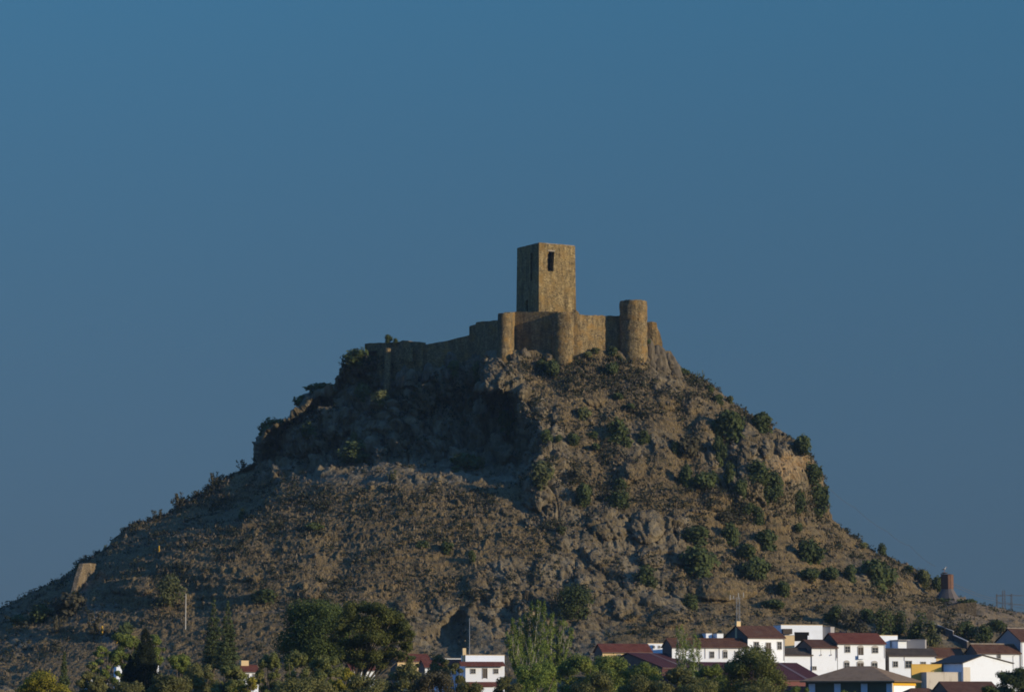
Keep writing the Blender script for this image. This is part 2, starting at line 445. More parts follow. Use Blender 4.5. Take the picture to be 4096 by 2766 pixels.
def mat_hill():
    t = NT('hill_ground')
    v = t.coord(); vs = t.coord((1, 1, .35))
    a = t.n('ShaderNodeAttribute', attribute_name='mask')
    sep = t.n('ShaderNodeSeparateColor'); t.l(a.outputs['Color'], sep.inputs[0])
    n1 = t.noise(v, .12, 4); n2 = t.noise(vs, .7, 4, .65); n3 = t.noise(vs, 2.6, 3, .7); n4 = t.noise(v, .35, 3)
    grass = t.ramp(n3, [(.30, (0.050, 0.037, 0.019)), (.47, (0.113, 0.083, 0.044)), (.60, (0.187, 0.138, 0.071)), (.74, (0.306, 0.228, 0.115))])
    grass = t.mix(t.val(n1, .42, .66), grass, t.mix(.55, grass, (0.085, 0.064, 0.037)))
    grass = t.mix(t.val(n4, .56, .68, 0, .6), grass, (0.055, 0.048, 0.021))
    rockc = t.ramp(n2, [(.28, (0.053, 0.041, 0.026)), (.46, (0.102, 0.080, 0.049)), (.6, (0.146, 0.114, 0.067)), (.76, (0.212, 0.166, 0.095))])
    rockc = t.mix(t.val(t.noise(vs, .22, 4), .46, .60, 0, .75), rockc, t.mix(.75, rockc, (0.250, 0.207, 0.138)))
    rockc = t.mix(t.val(n3, .35, .75, .0, .45), rockc, (0.080, 0.064, 0.039))
    c = t.mix(t.val(t.math('ADD', sep.outputs[0], t.val(n3, 0, 1, -.25, .25)), .35, .65), grass, rockc)
    c = t.mix(t.val(sep.outputs[1], .15, .75), c, t.ramp(n2, [(.35, (0.178, 0.112, 0.055)), (.6, (0.296, 0.214, 0.117))]))
    c = t.mix(t.val(sep.outputs[2], .25, .8, 0, .85), c, t.ramp(n3, [(.3, (0.126, 0.094, 0.062)), (.7, (0.222, 0.173, 0.117))]))
    h = t.math('ADD', t.math('MULTIPLY', n3, .6), n2)
    return t.done(c, .95, t.bump(h, .8, .8), .1)
M = {}
M['hill'] = mat_hill()
hill = tag(mesh_np('hill', allp, quads, mat=M['hill'], smooth=False, colattr=msk), kind='structure')
# first surface seen at each photo pixel cell
fp = pts.reshape(NR, NC, 3)[:, :NFc].reshape(-1, 3)
pu_, pv_ = pix(fp[:, 0], fp[:, 1], fp[:, 2])
GW, GH = 680, 470
gi = np.clip((pu_ / 4096 * GW).astype(int), -1, GW); gj = np.clip((pv_ / 2766 * GH).astype(int), -1, GH)
ok = (gi >= 0) & (gi < GW) & (gj >= 0) & (gj < GH)
depth = np.full((GH, GW), 1e9)
np.minimum.at(depth, (gj[ok], gi[ok]), fp[ok, 1])
def surf(u, v):
    """depth of the hill at photo pixel (4096 px)"""
    i, j = int(u / 4096 * GW), int(v / 2766 * GH)
    for r in range(0, 14):
        a = depth[max(j - r, 0):j + r + 1, max(i - r, 0):i + r + 1]
        if a.size and a.min() < 1e8: return float(np.min(a[a < 1e8]) if r else a.min())
    return 890.0
def base_Y(u, v):
    """depth of the undisturbed hill face (4096 px)"""
    a, b = np.array([u / K]), np.array([v / K])
    l, r = ip(LS, b), ip(RS, b)
    return float(hill_F(a, b, np.clip((a - (l + r) / 2) / ((r - l) / 2), -1, 1))[0])
def on_hill(u, v):
    return P(u, v, surf(u, v))

t = NT('plain_soil'); n_ = t.noise(t.coord(), .05, 4)
M['plain'] = t.done(t.ramp(n_, [(.3, (.045, .042, .024)), (.7, (.09, .080, .046))]), .95)
g = MB()
g.add([(-1390, -390, -1.7), (1390, -390, -1.7), (1390, 1790, -1.7), (-1390, 1790, -1.7)], [(0, 1, 2, 3)])
tag(g.build('ground', M['plain']), kind='structure')
def ground_z(x, y):
    """height of whatever the trees of the plain stand on"""
    return -1.7
# ------------------------------------------------------------------ masonry
def mat_masonry(name, dark, mid, light, ochre):
    t = NT(name)
    v = t.coord(); vs = t.coord((1, 1, .22)); vb = t.coord((1, 1, 1.7))
    stone = t.n('ShaderNodeTexVoronoi'); stone.inputs['Scale'].default_value = 2.4; t.l(vb, stone.inputs['Vector'])
    n1 = t.noise(v, .35, 4); n2 = t.noise(vs, 1.1, 4, .7); n3 = t.noise(v, 3.0, 3, .7)
    sc = t.n('ShaderNodeSeparateColor'); t.l(stone.outputs['Color'], sc.inputs[0])
    f = t.math('ADD', t.math('MULTIPLY', sc.outputs[0], .20), t.math('ADD', t.math('MULTIPLY', n2, .56), t.math('MULTIPLY', n3, .38)))
    c = t.ramp(f, [(.40, dark), (.54, mid), (.65, light), (.76, tuple(x * 1.45 for x in light))])
    c = t.mix(t.val(n1, .48, .68, 0, .75), c, ochre)
    c = t.mix(t.val(t.noise(t.coord((1, 1, .12)), .55, 4, .6), .5, .66, 0, .55), c, tuple(x * .8 for x in dark))
    holes = t.n('ShaderNodeTexVoronoi'); holes.inputs['Scale'].default_value = .62; t.l(vb, holes.inputs['Vector'])
    c = t.mix(t.val(holes.outputs['Distance'], .10, .17, .85, 0), c, tuple(x * .45 for x in dark))
    h = t.math('ADD', stone.outputs['Distance'], t.math('MULTIPLY', n3, .8))
    return t.done(c, .95, t.bump(h, .6, .18), .1)
M['keep'] = mat_masonry('keep_masonry', (0.068, 0.050, 0.027), (0.154, 0.115, 0.056), (0.268, 0.200, 0.098), (0.227, 0.142, 0.047))
M['rubble'] = mat_masonry('wall_masonry', (0.064, 0.046, 0.028), (0.125, 0.094, 0.050), (0.219, 0.165, 0.087), (0.252, 0.150, 0.047))
t = NT('cap_stone'); n_ = t.noise(t.coord(), 1.2, 3)
M['cap'] = t.done(t.ramp(n_, [(.3, (.16, .13, .10)), (.7, (.32, .27, .21))]), .9)
M['void'] = NT('window_void').done((.012, .011, .010), 1., None, 0)

castle = tag(empty('castle', tuple(P(2240, 1420, 893))), 'ruined hilltop castle with square keep, round towers and crumbling curtain walls', 'castle')
CO = castle.location.copy()
def rel(p): return Vector(p) - CO

def wall_strip(pts, thick, name, label=None, jag=.25, seed=1, mat=None, cap=True):
    """wall through pts = [(u, vtop, vbase, Y)...]; broken top, real thickness; local to the castle"""
    rs = random.Random(seed)
    prof = []
    for (a, b) in zip(pts[:-1], pts[1:]):
        A, B_ = P(a[0], a[1], a[3]), P(b[0], b[1], b[3])
        A0, B0 = P(a[0], a[2], a[3]), P(b[0], b[2], b[3])
        n = max(2, int((B_ - A).length / .8))
        for k in range(n + (1 if b is pts[-1] else 0)):
            s = k / n
            T = A.lerp(B_, s); Bs = A0.lerp(B0, s)
            prof.append((T, min(Bs.z - 3.0, T.z - 1)))
    mb = MB(); vs = []; fs = []
    n = len(prof)
    for i, (T, zb) in enumerate(prof):
        d = (prof[min(i + 1, n - 1)][0] - prof[max(i - 1, 0)][0]); d.z = 0
        d = d.normalized() if d.length > 1e-4 else Vector((1, 0, 0))
        nb = Vector((-d.y, d.x, 0))                        # towards the back
        if nb.y < 0: nb = -nb
        zt = T.z + (rs.random() - .5) * 2 * jag
        f0 = rel((T.x, T.y, zb)); f1 = rel((T.x, T.y, zt)); bt = rel(Vector((T.x, T.y, zt + (rs.random() - .5) * jag)) + nb * thick); bb = rel(Vector((T.x, T.y, zb)) + nb * thick)
        vs += [f0, f1, bt, bb]
    for i in range(n - 1):
        a, b = i * 4, i * 4 + 4
        fs += [(a, b, b+1, a+1), (a+1, b+1, b+2, a+2), (a+2, b+2, b+3, a+3)]
    fs += [(0, 1, 2, 3), ((n-1)*4+3, (n-1)*4+2, (n-1)*4+1, (n-1)*4)]
    o = mb.add(vs, fs).build(name, mat or M['rubble'], castle)
    if label: o['label'] = label
    return o

def round_tower(u0, u1, vt, vb, name, label, flare=0., jag=.15, seed=2, sink=4.0, Yc=None, lean=0.):
    rs = random.Random(seed)
    yb = surf((u0 + u1) / 2, vb - 6)
    r = (u1 - u0) / 2 * mpp(yb)
    Yc = Yc if Yc else yb + r * .62
    c = P((u0 + u1) / 2, vb, Yc); top = P((u0 + u1) / 2, vt, Yc - r * .8)
    n, rows = 40, 26
    zs = np.linspace(c.z - sink, top.z, rows)
    vs = []; fs = []
    for j, z in enumerate(zs):
        fz = np.clip((z - c.z) / (top.z - c.z), 0, 1)
        rr = r * (1 + flare * max(0, 1 - fz / .28) ** 1.0 + .02 * math.sin(j * 1.7))
        for k in range(n):
            a = 2 * math.pi * k / n
            jz = (rs.random() - .5) * 2 * jag if j == rows - 1 else 0
            q = rr * (1 + .012 * math.sin(3 * a + j) + (rs.random() - .5) * .02)
            vs.append(rel((c.x + lean * fz + q * math.cos(a), Yc + q * math.sin(a), z + jz)))
    for j in range(rows - 1):
        for k in range(n):
            fs.append((j*n + k, j*n + (k+1) % n, (j+1)*n + (k+1) % n, (j+1)*n + k))
    # walk inside the parapet
    b = len(vs)
    for rr, dz in ((r * .80, 0.05), (r * .78, -.9)):
        for k in range(n):
            a = 2 * math.pi * k / n
            vs.append(rel((c.x + lean + rr * math.cos(a), Yc + rr * math.sin(a), top.z + dz + (rs.random() - .5) * jag)))
    for k in range(n):
        k2 = (k + 1) % n; t0 = (rows - 1) * n
        fs.append((t0 + k, t0 + k2, b + k2, b + k)); fs.append((b + k, b + k2, b + n + k2, b + n + k))
    fs.append(tuple(b + n + k for k in range(n)))
    o = MB().add(vs, fs).build(name, M['rubble'], castle, smooth=False)
    o['label'] = label
    return o, c, r, top

# keep: square tower, its corner towards the viewer
KA = R(30)
kc = P(2155, 1243, 881.5)                    # near corner
kx = Vector((math.cos(KA), math.sin(KA), 0)); ky = Vector((-math.sin(KA), math.cos(KA), 0))
ktz = P(2155, 970, 881.5).z; kbz = kc.z - 9
KW, KD = 12.75, 13.2
taper = .045                                   # walls lean in a little towards the top
keep_mb = MB()
def kp(a, b, z):
    s = (z - kbz) / (ktz - kbz) * taper * 6
    return rel(Vector((kc.x, kc.y, z)) + kx * (s + a * (KW - 2 * s) / KW) + ky * (s + b * (KD - 2 * s) / KD))
# outer faces with real openings: (along, z) outline with hole
def face_with_hole(mb, to3, outline, holes, depth_dir, depth):
    polys = [[Vector((x, z, 0)) for x, z in outline]] + [[Vector((x, z, 0)) for x, z in h] for h in holes]
    flat = [p for q_ in polys for p in q_]
    tr = tessellate_polygon(polys)
    mb.add([to3(p.x, p.y) for p in flat], tr)
    for h in holes:
        n = len(h)
        mb.add([to3(x, z) for x, z in h] + [to3(x, z) + depth_dir * depth for x, z in h], [(i, (i+1) % n, n + (i+1) % n, n + i) for i in range(n)])
def top_edge(L, seed):
    rs = random.Random(seed); n = 18
    return [(L * k / n, ktz + (rs.random() - .55) * (.34 if 0 < k < n else 0)) for k in range(n, -1, -1)]
mzv = lambda v, Y=884: P(2200, v, Y).z
fx = lambda u: (u - 2155) * mpp(884) / math.cos(KA)
wx0, wx1, wz0, wz1 = fx(2192), fx(2218), mzv(1086), mzv(1006)
hole_f = [(wx0 + .05, wz0), (wx1 - .1, wz0 + .1), (wx1 - .12, wz0 + 1.6), (wx1 + .05, wz0 + 3.4), (wx1 + .12, wz1 - .7), (wx1 + .2, wz1), (wx0 + .3, wz1), (wx0 + .3, wz1 - .55), (wx0 - .1, wz1 - 1.1), (wx0 + .12, wz1 - 1.9), (wx0 - .22, wz1 - 2.4), (wx0 + .02, wz0 + 2.2), (wx0 - .18, wz0 + 1.4)]
face_with_hole(keep_mb, lambda x, z: kp(x, 0, z), [(0, kbz), (KW, kbz)] + top_edge(KW, 4), [hole_f], ky, 1.9)
fy = lambda u: (2155 - u) * mpp(886) / math.sin(KA)
s0, s1 = fy(2128), fy(2119)
slit = [(s0, mzv(1120)), (s1, mzv(1120)), (s1, mzv(1008)), (s0, mzv(1008))]
n0, n1 = fy(2110), fy(2101)
niche = [(n0, mzv(1236)), (n1, mzv(1236)), (n1, mzv(1194)), (n0, mzv(1190))]
face_with_hole(keep_mb, lambda x, z: kp(0, x, z), [(0, kbz), (KD, kbz)] + top_edge(KD, 5), [slit, niche], kx, .45)
face_with_hole(keep_mb, lambda x, z: kp(KW, x, z), [(0, kbz), (KD, kbz)] + top_edge(KD, 6), [], kx, 1)
face_with_hole(keep_mb, lambda x, z: kp(x, KD, z), [(0, kbz), (KW, kbz)] + top_edge(KW, 7), [], ky, 1)
tz = ktz - .25
keep_mb.add([kp(0, 0, tz), kp(KW, 0, tz), kp(KW, KD, tz), kp(0, KD, tz)], [(0, 1, 2, 3)])
keep = keep_mb.build('keep_tower', M['keep'], castle); keep['label'] = 'tall square keep tower with one ragged window'
b_ = MB(); b_.add([kp(a, c_, z) for a, c_, z in ((wx0 - .6, 1.92, wz0 - .4), (wx1 + .6, 1.92, wz0 - .4), (wx1 + .6, 1.92, wz1 + .4), (wx0 - .6, 1.92, wz1 + .4))], [(0, 1, 2, 3)])
b_.build('window', M['void'], keep)
b_ = MB(); b_.add([kp(a, c_, z) for a, c_, z in ((wx0 + .1, -.10, wz1 + .02), (wx1 + .35, -.10, wz1 + .02), (wx1 + .35, -.10, wz1 + .42), (wx0 + .1, -.10, wz1 + .42), (wx0 + .1, .3, wz1 + .02), (wx1 + .35, .3, wz1 + .02), (wx1 + .35, .3, wz1 + .42), (wx0 + .1, .3, wz1 + .42))],
        [(0, 1, 2, 3), (0, 4, 5, 1), (3, 2, 6, 7), (1, 5, 6, 2), (0, 3, 7, 4)])
b_.build('window_lintel', M['cap'], keep)
cp = MB()
for (a0, b0, a1, b1) in ((0, 0, KW, 0), (0, 0, 0, KD), (KW, 0, KW, KD), (0, KD, KW, KD)):
    A, B_ = kp(a0, b0, ktz), kp(a1, b1, ktz)
    d = (B_ - A).normalized(); nn = Vector((-d.y, d.x, 0)) * .28
    mid_pt = (kp(0, 0, ktz) + kp(KW, KD, ktz)) / 2
    if (mid_pt - A).dot(nn) < 0: nn = -nn
    e = d * .3
    cp.add([A + e - Vector((0,0,.25)), B_ - e - Vector((0,0,.25)), B_ - e + nn*2 - Vector((0,0,.25)), A + e + nn*2 - Vector((0,0,.25)),
            A + e + nn*.4 + Vector((0,0,.12)), B_ - e + nn*.4 + Vector((0,0,.12)), B_ - e + nn*2 + Vector((0,0,.12)), A + e + nn*2 + Vector((0,0,.12))],
           [(0,1,5,4),(1,2,6,5),(2,3,7,6),(3,0,4,7),(4,5,6,7)])
cp.build('coping', M['cap'], keep)

t1, c1, r1, top1 = round_tower(1991, 2046, 1252, 1428, 'round_tower', 'small round tower with flared foot, left of the three front towers', .28, .12, 3)
t2, c2, r2, top2 = round_tower(2207, 2296, 1250, 1432, 'round_tower', 'half-round tower in front of the keep', .02, .2, 4, Yc=surf(2252, 1430) + 1.5)
t3, c3, r3, top3 = round_tower(2478, 2591, 1200, 1440, 'round_tower', 'stout tall round tower at the right end of the front wall', .03, .15, 5, Yc=surf(2535, 1436) + 3.4)
sm = MB(); a_ = R(-72)
px_, py_ = c3.x + r3 * 1.01 * math.cos(a_), c3.y + r3 * .62 * 0 + r3 * 1.01 * math.sin(a_)
cz_ = P(2552, 1278, c3.y).z
dirv = Vector((math.cos(a_), math.sin(a_), 0)); tan_ = Vector((-dirv.y, dirv.x, 0))
o_ = rel((px_, py_, cz_))
sm.add([o_ - tan_ * .14 - Vector((0, 0, .7)), o_ + tan_ * .14 - Vector((0, 0, .5)), o_ + tan_ * .14 + Vector((0, 0, .7)), o_ - tan_ * .1 + Vector((0, 0, .6)),
        o_ - tan_ * .14 - Vector((0, 0, .7)) - dirv * .3, o_ + tan_ * .14 - Vector((0, 0, .5)) - dirv * .3, o_ + tan_ * .14 + Vector((0, 0, .7)) - dirv * .3, o_ - tan_ * .1 + Vector((0, 0, .6)) - dirv * .3],
       [(0,1,2,3),(0,4,5,1),(1,5,6,2),(2,6,7,3),(3,7,4,0)])
sm.build('arrow_slit', M['void'], t3)

Y1, Y2, Y3 = c1.y, c2.y, c3.y
wall_strip([(2040, 1249, 1415, Y1 + 1.0), (2060, 1247, 1415, max(Y1, Y2) + 4.6), (2232, 1246, 1420, Y2 + .3)], 1.8, 'curtain_wall', 'curtain wall between the small tower and the half-round tower', .12, 11)
wall_strip([(2280, 1248, 1420, Y2 + .2), (2310, 1252, 1418, Y2 + .6), (2322, 1258, 1418, Y2 + .9), (2434, 1262, 1418, Y3 + .4), (2492, 1263, 1425, Y3 + .8)], 1.8, 'curtain_wall', 'sunlit curtain wall leading to the stout right tower', .12, 12)
# broken knob beside the keep foot, right
wall_strip([(2290, 1236, 1262, Y2 + 4), (2304, 1238, 1262, Y2 + 4), (2312, 1246, 1262, Y2 + 4.2), (2319, 1256, 1262, Y2 + 4.4)], 1.5, 'wall_stub', None, .1, 13)
# stepped wall west of the small tower, falling away to the left
def WB(u, o=.8):
    """depth of the wall line: just behind the lip of its bench"""
    vb = np.interp(u / K, [830, 865, 950, 1000, 1060, 1110], [846, 858, 850, 836, 820, 812])
    return base_Y(u, (vb + 6) * K) + o
YA = Y1 + .8
wall_strip([(1877, 1308, 1440, WB(1877)), (1879, 1303, 1440, WB(1879)), (1902, 1297, 1440, WB(1902)), (1903.5, 1289, 1440, WB(1904)), (1925, 1285, 1435, WB(1925)), (2000, 1280, 1430, YA)], 1.6, 'curtain_wall', 'stepped shaded wall left of the small tower', .08, 14)
wall_strip([(1662, 1391, 1500, WB(1662) + 1), (1679, 1381, 1495, WB(1679) + 1), (1720, 1374, 1490, WB(1720) + .5), (1790, 1362, 1475, WB(1790)), (1850, 1346, 1460, WB(1850)), (1880, 1339, 1450, WB(1880) + .1)], 1.4, 'curtain_wall', 'long sloping shaded wall climbing towards the keep', .06, 15)
wall_strip([(1459, 1374, 1440, WB(1480) + 6), (1480, 1371, 1440, WB(1480) + 5), (1540, 1370, 1440, WB(1540) + 4), (1598, 1366, 1440, WB(1598) + 3), (1612, 1361, 1440, WB(1612) + 3), (1632, 1361, 1440, WB(1632) + 3), (1640, 1366, 1440, WB(1640) + 3), (1678, 1366.5, 1440, WB(1678) + 2.4)], 3, 'curtain_wall', 'flat dark upper wall at the left end of the castle', .08, 16)
yC = WB(1550)
wall_strip([(1508, 1396, 1500, WB(1508) + .5), (1540, 1394, 1505, WB(1540)), (1564, 1392, 1510, WB(1564)), (1612, 1392, 1502, WB(1612)), (1645, 1391, 1500, WB(1645)), (1690, 1392, 1495, WB(1690))], 1.4, 'outer_wall', 'low shaded outer wall with a sunlit turret', .1, 17)
round_tower(1537, 1563, 1392, 1506, 'wall_turret', 'slim sunlit turret on the low left outer wall', .15, .1, 8, Yc=yC - 2.2)
wall_strip([(1616, 1389, 1404, WB(1616) - .9), (1644, 1388, 1402, WB(1644) - 1.9)], .8, 'sun_patch_wall', None, .12, 18, mat=M['keep'])  # added piece of lighter masonry that stands for a sunlit patch on the wall
# wall and natural buttress right of the stout tower
yD = surf(2600, 1420)
wall_strip([(2588, 1288, 1400, yD + 2.5), (2608, 1285, 1400, yD + 2.2), (2626, 1288, 1400, yD + 2.4), (2630, 1310, 1400, yD + 2.6), (2640, 1330, 1400, yD + 3), (2650, 1372, 1420, yD + 3.2)], 2.2, 'curtain_wall', 'broken wall end right of the stout tower', .2, 19)

# rocks standing up beside the castle
def rock_obj(u0, u1, vt, vb, name, label, seed, Y=None, lean=0., amp=1.0, mat=None):
    yb = Y if Y else surf((u0 + u1) / 2, vb) + 1.2
    c = P((u0 + u1) / 2, vb, yb); h = (vb - vt) * mpp(yb); r = (u1 - u0) / 2 * mpp(yb)
    n, rows = 28, 22
    vs = []
    for j in range(rows):
        f = j / (rows - 1)
        w = (1 - f ** 2.4) ** .6 if f < 1 else 0.02
        for k in range(n):
            a = 2 * math.pi * k / n
            vs.append((c.x + lean * f * r + math.cos(a) * r * w * (1.06 - .15 * f), yb + math.sin(a) * r * w * .9, c.z - h * .35 + h * 1.35 * f))
    p = np.array(vs)
    qn = p * np.array([1, 1, .4])
    f1_, f2_, idd, fa = worley(qn * .42 + seed * 7, seed)
    g1, g2, gid, gf = worley(qn * 1.1 + seed * 3, seed + 5)
    nrm = p - np.array([c.x, yb, c.z + h * .3]); nrm /= np.linalg.norm(nrm, axis=1, keepdims=True)
    p = p + nrm * ((fa * 2.6 + (idd - .5) * 1.5 + gf * 1.1 - .5 * (1 - sstep(0, .15, f2_ - f1_))) * min(1, r * .42) * amp)[:, None]
    qd = [(j*n + k, j*n + (k+1) % n, (j+1)*n + (k+1) % n, (j+1)*n + k) for j in range(rows-1) for k in range(n)]
    base = np.array([c.x, yb, c.z])
    o = mesh_np(name, p - base, quads=qd, mat=mat or M['rock'], loc=tuple(base))
    return tag(o, label, 'rock')
t = NT('limestone'); v_ = t.coord((1, 1, .4)); n2 = t.noise(v_, .8, 4, .65); n3 = t.noise(v_, 3, 3)
M['rock'] = t.done(t.mix(t.val(n3, .4, .75, 0, .5), t.ramp(n2, [(.28, (0.046, 0.038, 0.028)), (.46, (0.096, 0.079, 0.057)), (.62, (0.147, 0.120, 0.085)), (.8, (0.193, 0.161, 0.113))]), (0.070, 0.057, 0.041)), .95, t.bump(n2, .6, .4), .1)
rock_obj(2576, 2640, 1352, 1462, 'rock_buttress', 'upright pale rock slab against the right foot of the stout round tower', 3, Y=yD + 1.2, lean=-.25, amp=.45)
rock_obj(2606, 2684, 1372, 1466, 'rock_buttress', 'grooved rock buttress below the broken wall end right of the castle', 4, Y=yD + 2.2, lean=-.45, amp=.45)
rock_obj(2645, 2735, 1408, 1484, 'rock_outcrop', 'rounded pale outcrop on the skyline just right of the castle', 5, Y=yD + 4, lean=-.5, amp=.5)
rock_obj(2185, 2222, 1408, 1464, 'boulder', 'pale boulder leaning at the left foot of the half-round tower', 6)
rock_obj(2040, 2068, 1418, 1446, 'boulder', 'small boulder at the right foot of the small round tower', 7)
rock_obj(2078, 2118, 1394, 1430, 'boulder', 'rounded boulder under the shaded wall between the two smaller towers', 8)
rock_obj(1684, 1740, 1440, 1500, 'boulder', 'shaded boulder under the left end of the long sloping castle wall', 9, amp=.6)
rock_obj(1770, 1838, 1412, 1478, 'boulder', 'broad shaded rock in front of the middle of the long sloping castle wall', 10, amp=.6)
rock_obj(1876, 1930, 1400, 1470, 'boulder', 'tall shaded rock below the stepped castle wall', 11, amp=.6)
rock_obj(1590, 1650, 1462, 1520, 'boulder', 'shaded rock right of the foot of the slim wall turret', 12, amp=.6)
rock_obj(1524, 1566, 1490, 1532, 'boulder', 'pale rock right under the slim wall turret', 13, amp=.6)
# red cloth hanging from the turret
fm = MB(); A = P(1563.5, 1448, yC - .9)
fm.add([A + Vector((-.16, 0, -.85)), A + Vector((.14, -.12, -.8)), A + Vector((.2, -.05, .75)), A + Vector((-.12, 0, .8)), A + Vector((-.14, .05, -.85)), A + Vector((.15, -.07, -.8)), A + Vector((.21, 0, .75)), A + Vector((-.11, .05, .8))], [(0,1,2,3),(7,6,5,4),(0,4,5,1),(3,2,6,7),(1,5,6,2),(0,3,7,4)])
t = NT('red_cloth'); M['red'] = t.done((.45, .03, .02), .8)
tag(fm.build('banner', M['red']), 'thin red banner hanging beside the slim turret of the lower left wall', 'banner')
# ------------------------------------------------------------------ foliage
def mat_leaf(name, dark, light, scale=1.1, accent=None, acc=(.55, .7)):
    t = NT(name)
    v = t.coord(); oi = t.n('ShaderNodeObjectInfo')
    n1 = t.noise(v, scale * .45, 3); n2 = t.noise(v, scale * 3.2, 2)
    c = t.ramp(t.math('ADD', t.math('MULTIPLY', n1, .55), t.math('MULTIPLY', n2, .45)), [(.34, dark), (.66, light)])
    c = t.mix(t.math('MULTIPLY', oi.outputs['Random'], .38), c, tuple(x * .55 for x in dark))
    if accent: c = t.mix(t.val(n1, acc[0], acc[1], 0, .85), c, accent)
    p = t.n('ShaderNodeBsdfPrincipled'); t.l(c, p.inputs['Base Color']); p.inputs['Roughness'].default_value = .8; p.inputs['Specular IOR Level'].default_value = .15
    tr = t.n('ShaderNodeBsdfTranslucent'); t.l(c, tr.inputs['Color'])
    mx = t.n('ShaderNodeMixShader'); mx.inputs[0].default_value = .22
    t.l(p.outputs[0], mx.inputs[1]); t.l(tr.outputs[0], mx.inputs[2]); t.l(mx.outputs[0], t.out.inputs['Surface'])
    return t.m
M['oak'] = mat_leaf('oak_leaves', (0.037, 0.052, 0.018), (0.112, 0.135, 0.044))
M['olive'] = mat_leaf('olive_leaves', (0.066, 0.076, 0.030), (0.182, 0.185, 0.072))
M['grey'] = mat_leaf('dry_twigs', (0.058, 0.053, 0.031), (0.131, 0.111, 0.062))
M['cypress'] = mat_leaf('cypress_leaves', (.012, .018, .010), (.026, .034, .016))
M['conifer'] = mat_leaf('conifer_needles', (0.043, 0.060, 0.023), (0.118, 0.142, 0.051))
M['pine'] = mat_leaf('pine_needles', (0.057, 0.070, 0.019), (0.169, 0.176, 0.046), .8)
M['darkpine'] = mat_leaf('dark_pine_needles', (0.036, 0.055, 0.017), (0.120, 0.151, 0.039), .8)
M['poplar'] = mat_leaf('poplar_leaves', (0.085, 0.126, 0.025), (0.258, 0.317, 0.071), 1.0)
M['broad'] = mat_leaf('broad_leaves', (0.065, 0.092, 0.022), (0.230, 0.265, 0.057), .9, (0.378, 0.311, 0.047), (.6, .75))
M['willow'] = mat_leaf('willow_leaves', (0.076, 0.092, 0.028), (0.228, 0.238, 0.073), .9, (0.177, 0.151, 0.073))
M['yellow'] = mat_leaf('yellow_leaves', (0.126, 0.126, 0.019), (0.401, 0.335, 0.042), .9)
M['thicket'] = mat_leaf('thicket_leaves', (0.076, 0.081, 0.030), (0.216, 0.205, 0.069), .6, (0.203, 0.162, 0.082))
t = NT('bark'); n_ = t.noise(t.coord((1, 1, .3)), 3, 3); M['bark'] = t.done(t.ramp(n_, [(.3, (.05, .04, .03)), (.7, (.14, .115, .085))]), .95)
t = NT('pale_bark'); n_ = t.noise(t.coord((1, 1, .4)), 2, 3); M['palebark'] = t.done(t.ramp(n_, [(.3, (.20, .18, .14)), (.7, (.42, .39, .32))]), .9)

def leaf_cloud(lobes, n, size, r, up=0., squash=1., core=.25):
    """n small leaf sprays spread through the volume of ellipsoid lobes (x, y, z, rx, ry, rz); returns verts, quads"""
    L = np.array(lobes, float)
    vol = L[:, 3] * L[:, 4] * L[:, 5]
    vol = vol ** .75; vol /= vol.sum()
    k = r.choice(len(L), n, p=vol)
    d = r.normal(size=(n, 3)); d /= np.linalg.norm(d, axis=1, keepdims=True)
    rad = (core + (1 - core) * r.random(n) ** .45)[:, None] * (1 + .12 * r.normal(size=(n, 1)))
    c = L[k, :3] + d * rad * L[k, 3:6]
    nrm = d + .48 * r.normal(size=(n, 3)); nrm[:, 2] += .25
    nrm /= np.linalg.norm(nrm, axis=1, keepdims=True)
    a = np.cross(nrm, r.normal(size=(n, 3)))
    if up: a = a * (1 - up) + np.array([0, 0, 1.]) * up * np.linalg.norm(a, axis=1, keepdims=True)
    a /= np.linalg.norm(a, axis=1, keepdims=True) + 1e-9
    b = np.cross(nrm, a); b /= np.linalg.norm(b, axis=1, keepdims=True) + 1e-9
    s = (size * (.5 + r.random(n)))[:, None]
    ww = s * squash * .5
    v = np.stack([c - a * s * .6, c + b * ww, c + a * s * .6 + nrm * s * .12, c - b * ww], 1)
    return v.reshape(-1, 3), np.arange(n * 4).reshape(-1, 4)

def blob_lobes(r, n, w, h, d, low=0.):
    out = []
    for k in range(n):
        a = r.random() * 2 * math.pi; q = r.random() ** .6
        z = low + (1 - low) * r.random()
        ww = math.sqrt(max(.05, 1 - (2 * (z - .45)) ** 2 * .8))
        s = .20 + .22 * r.random()
        out.append((math.cos(a) * q * w * .36 * ww, math.sin(a) * q * d * .36 * ww, h * (.12 + z * .72), w * s, d * s, h * s * .9))
    return out

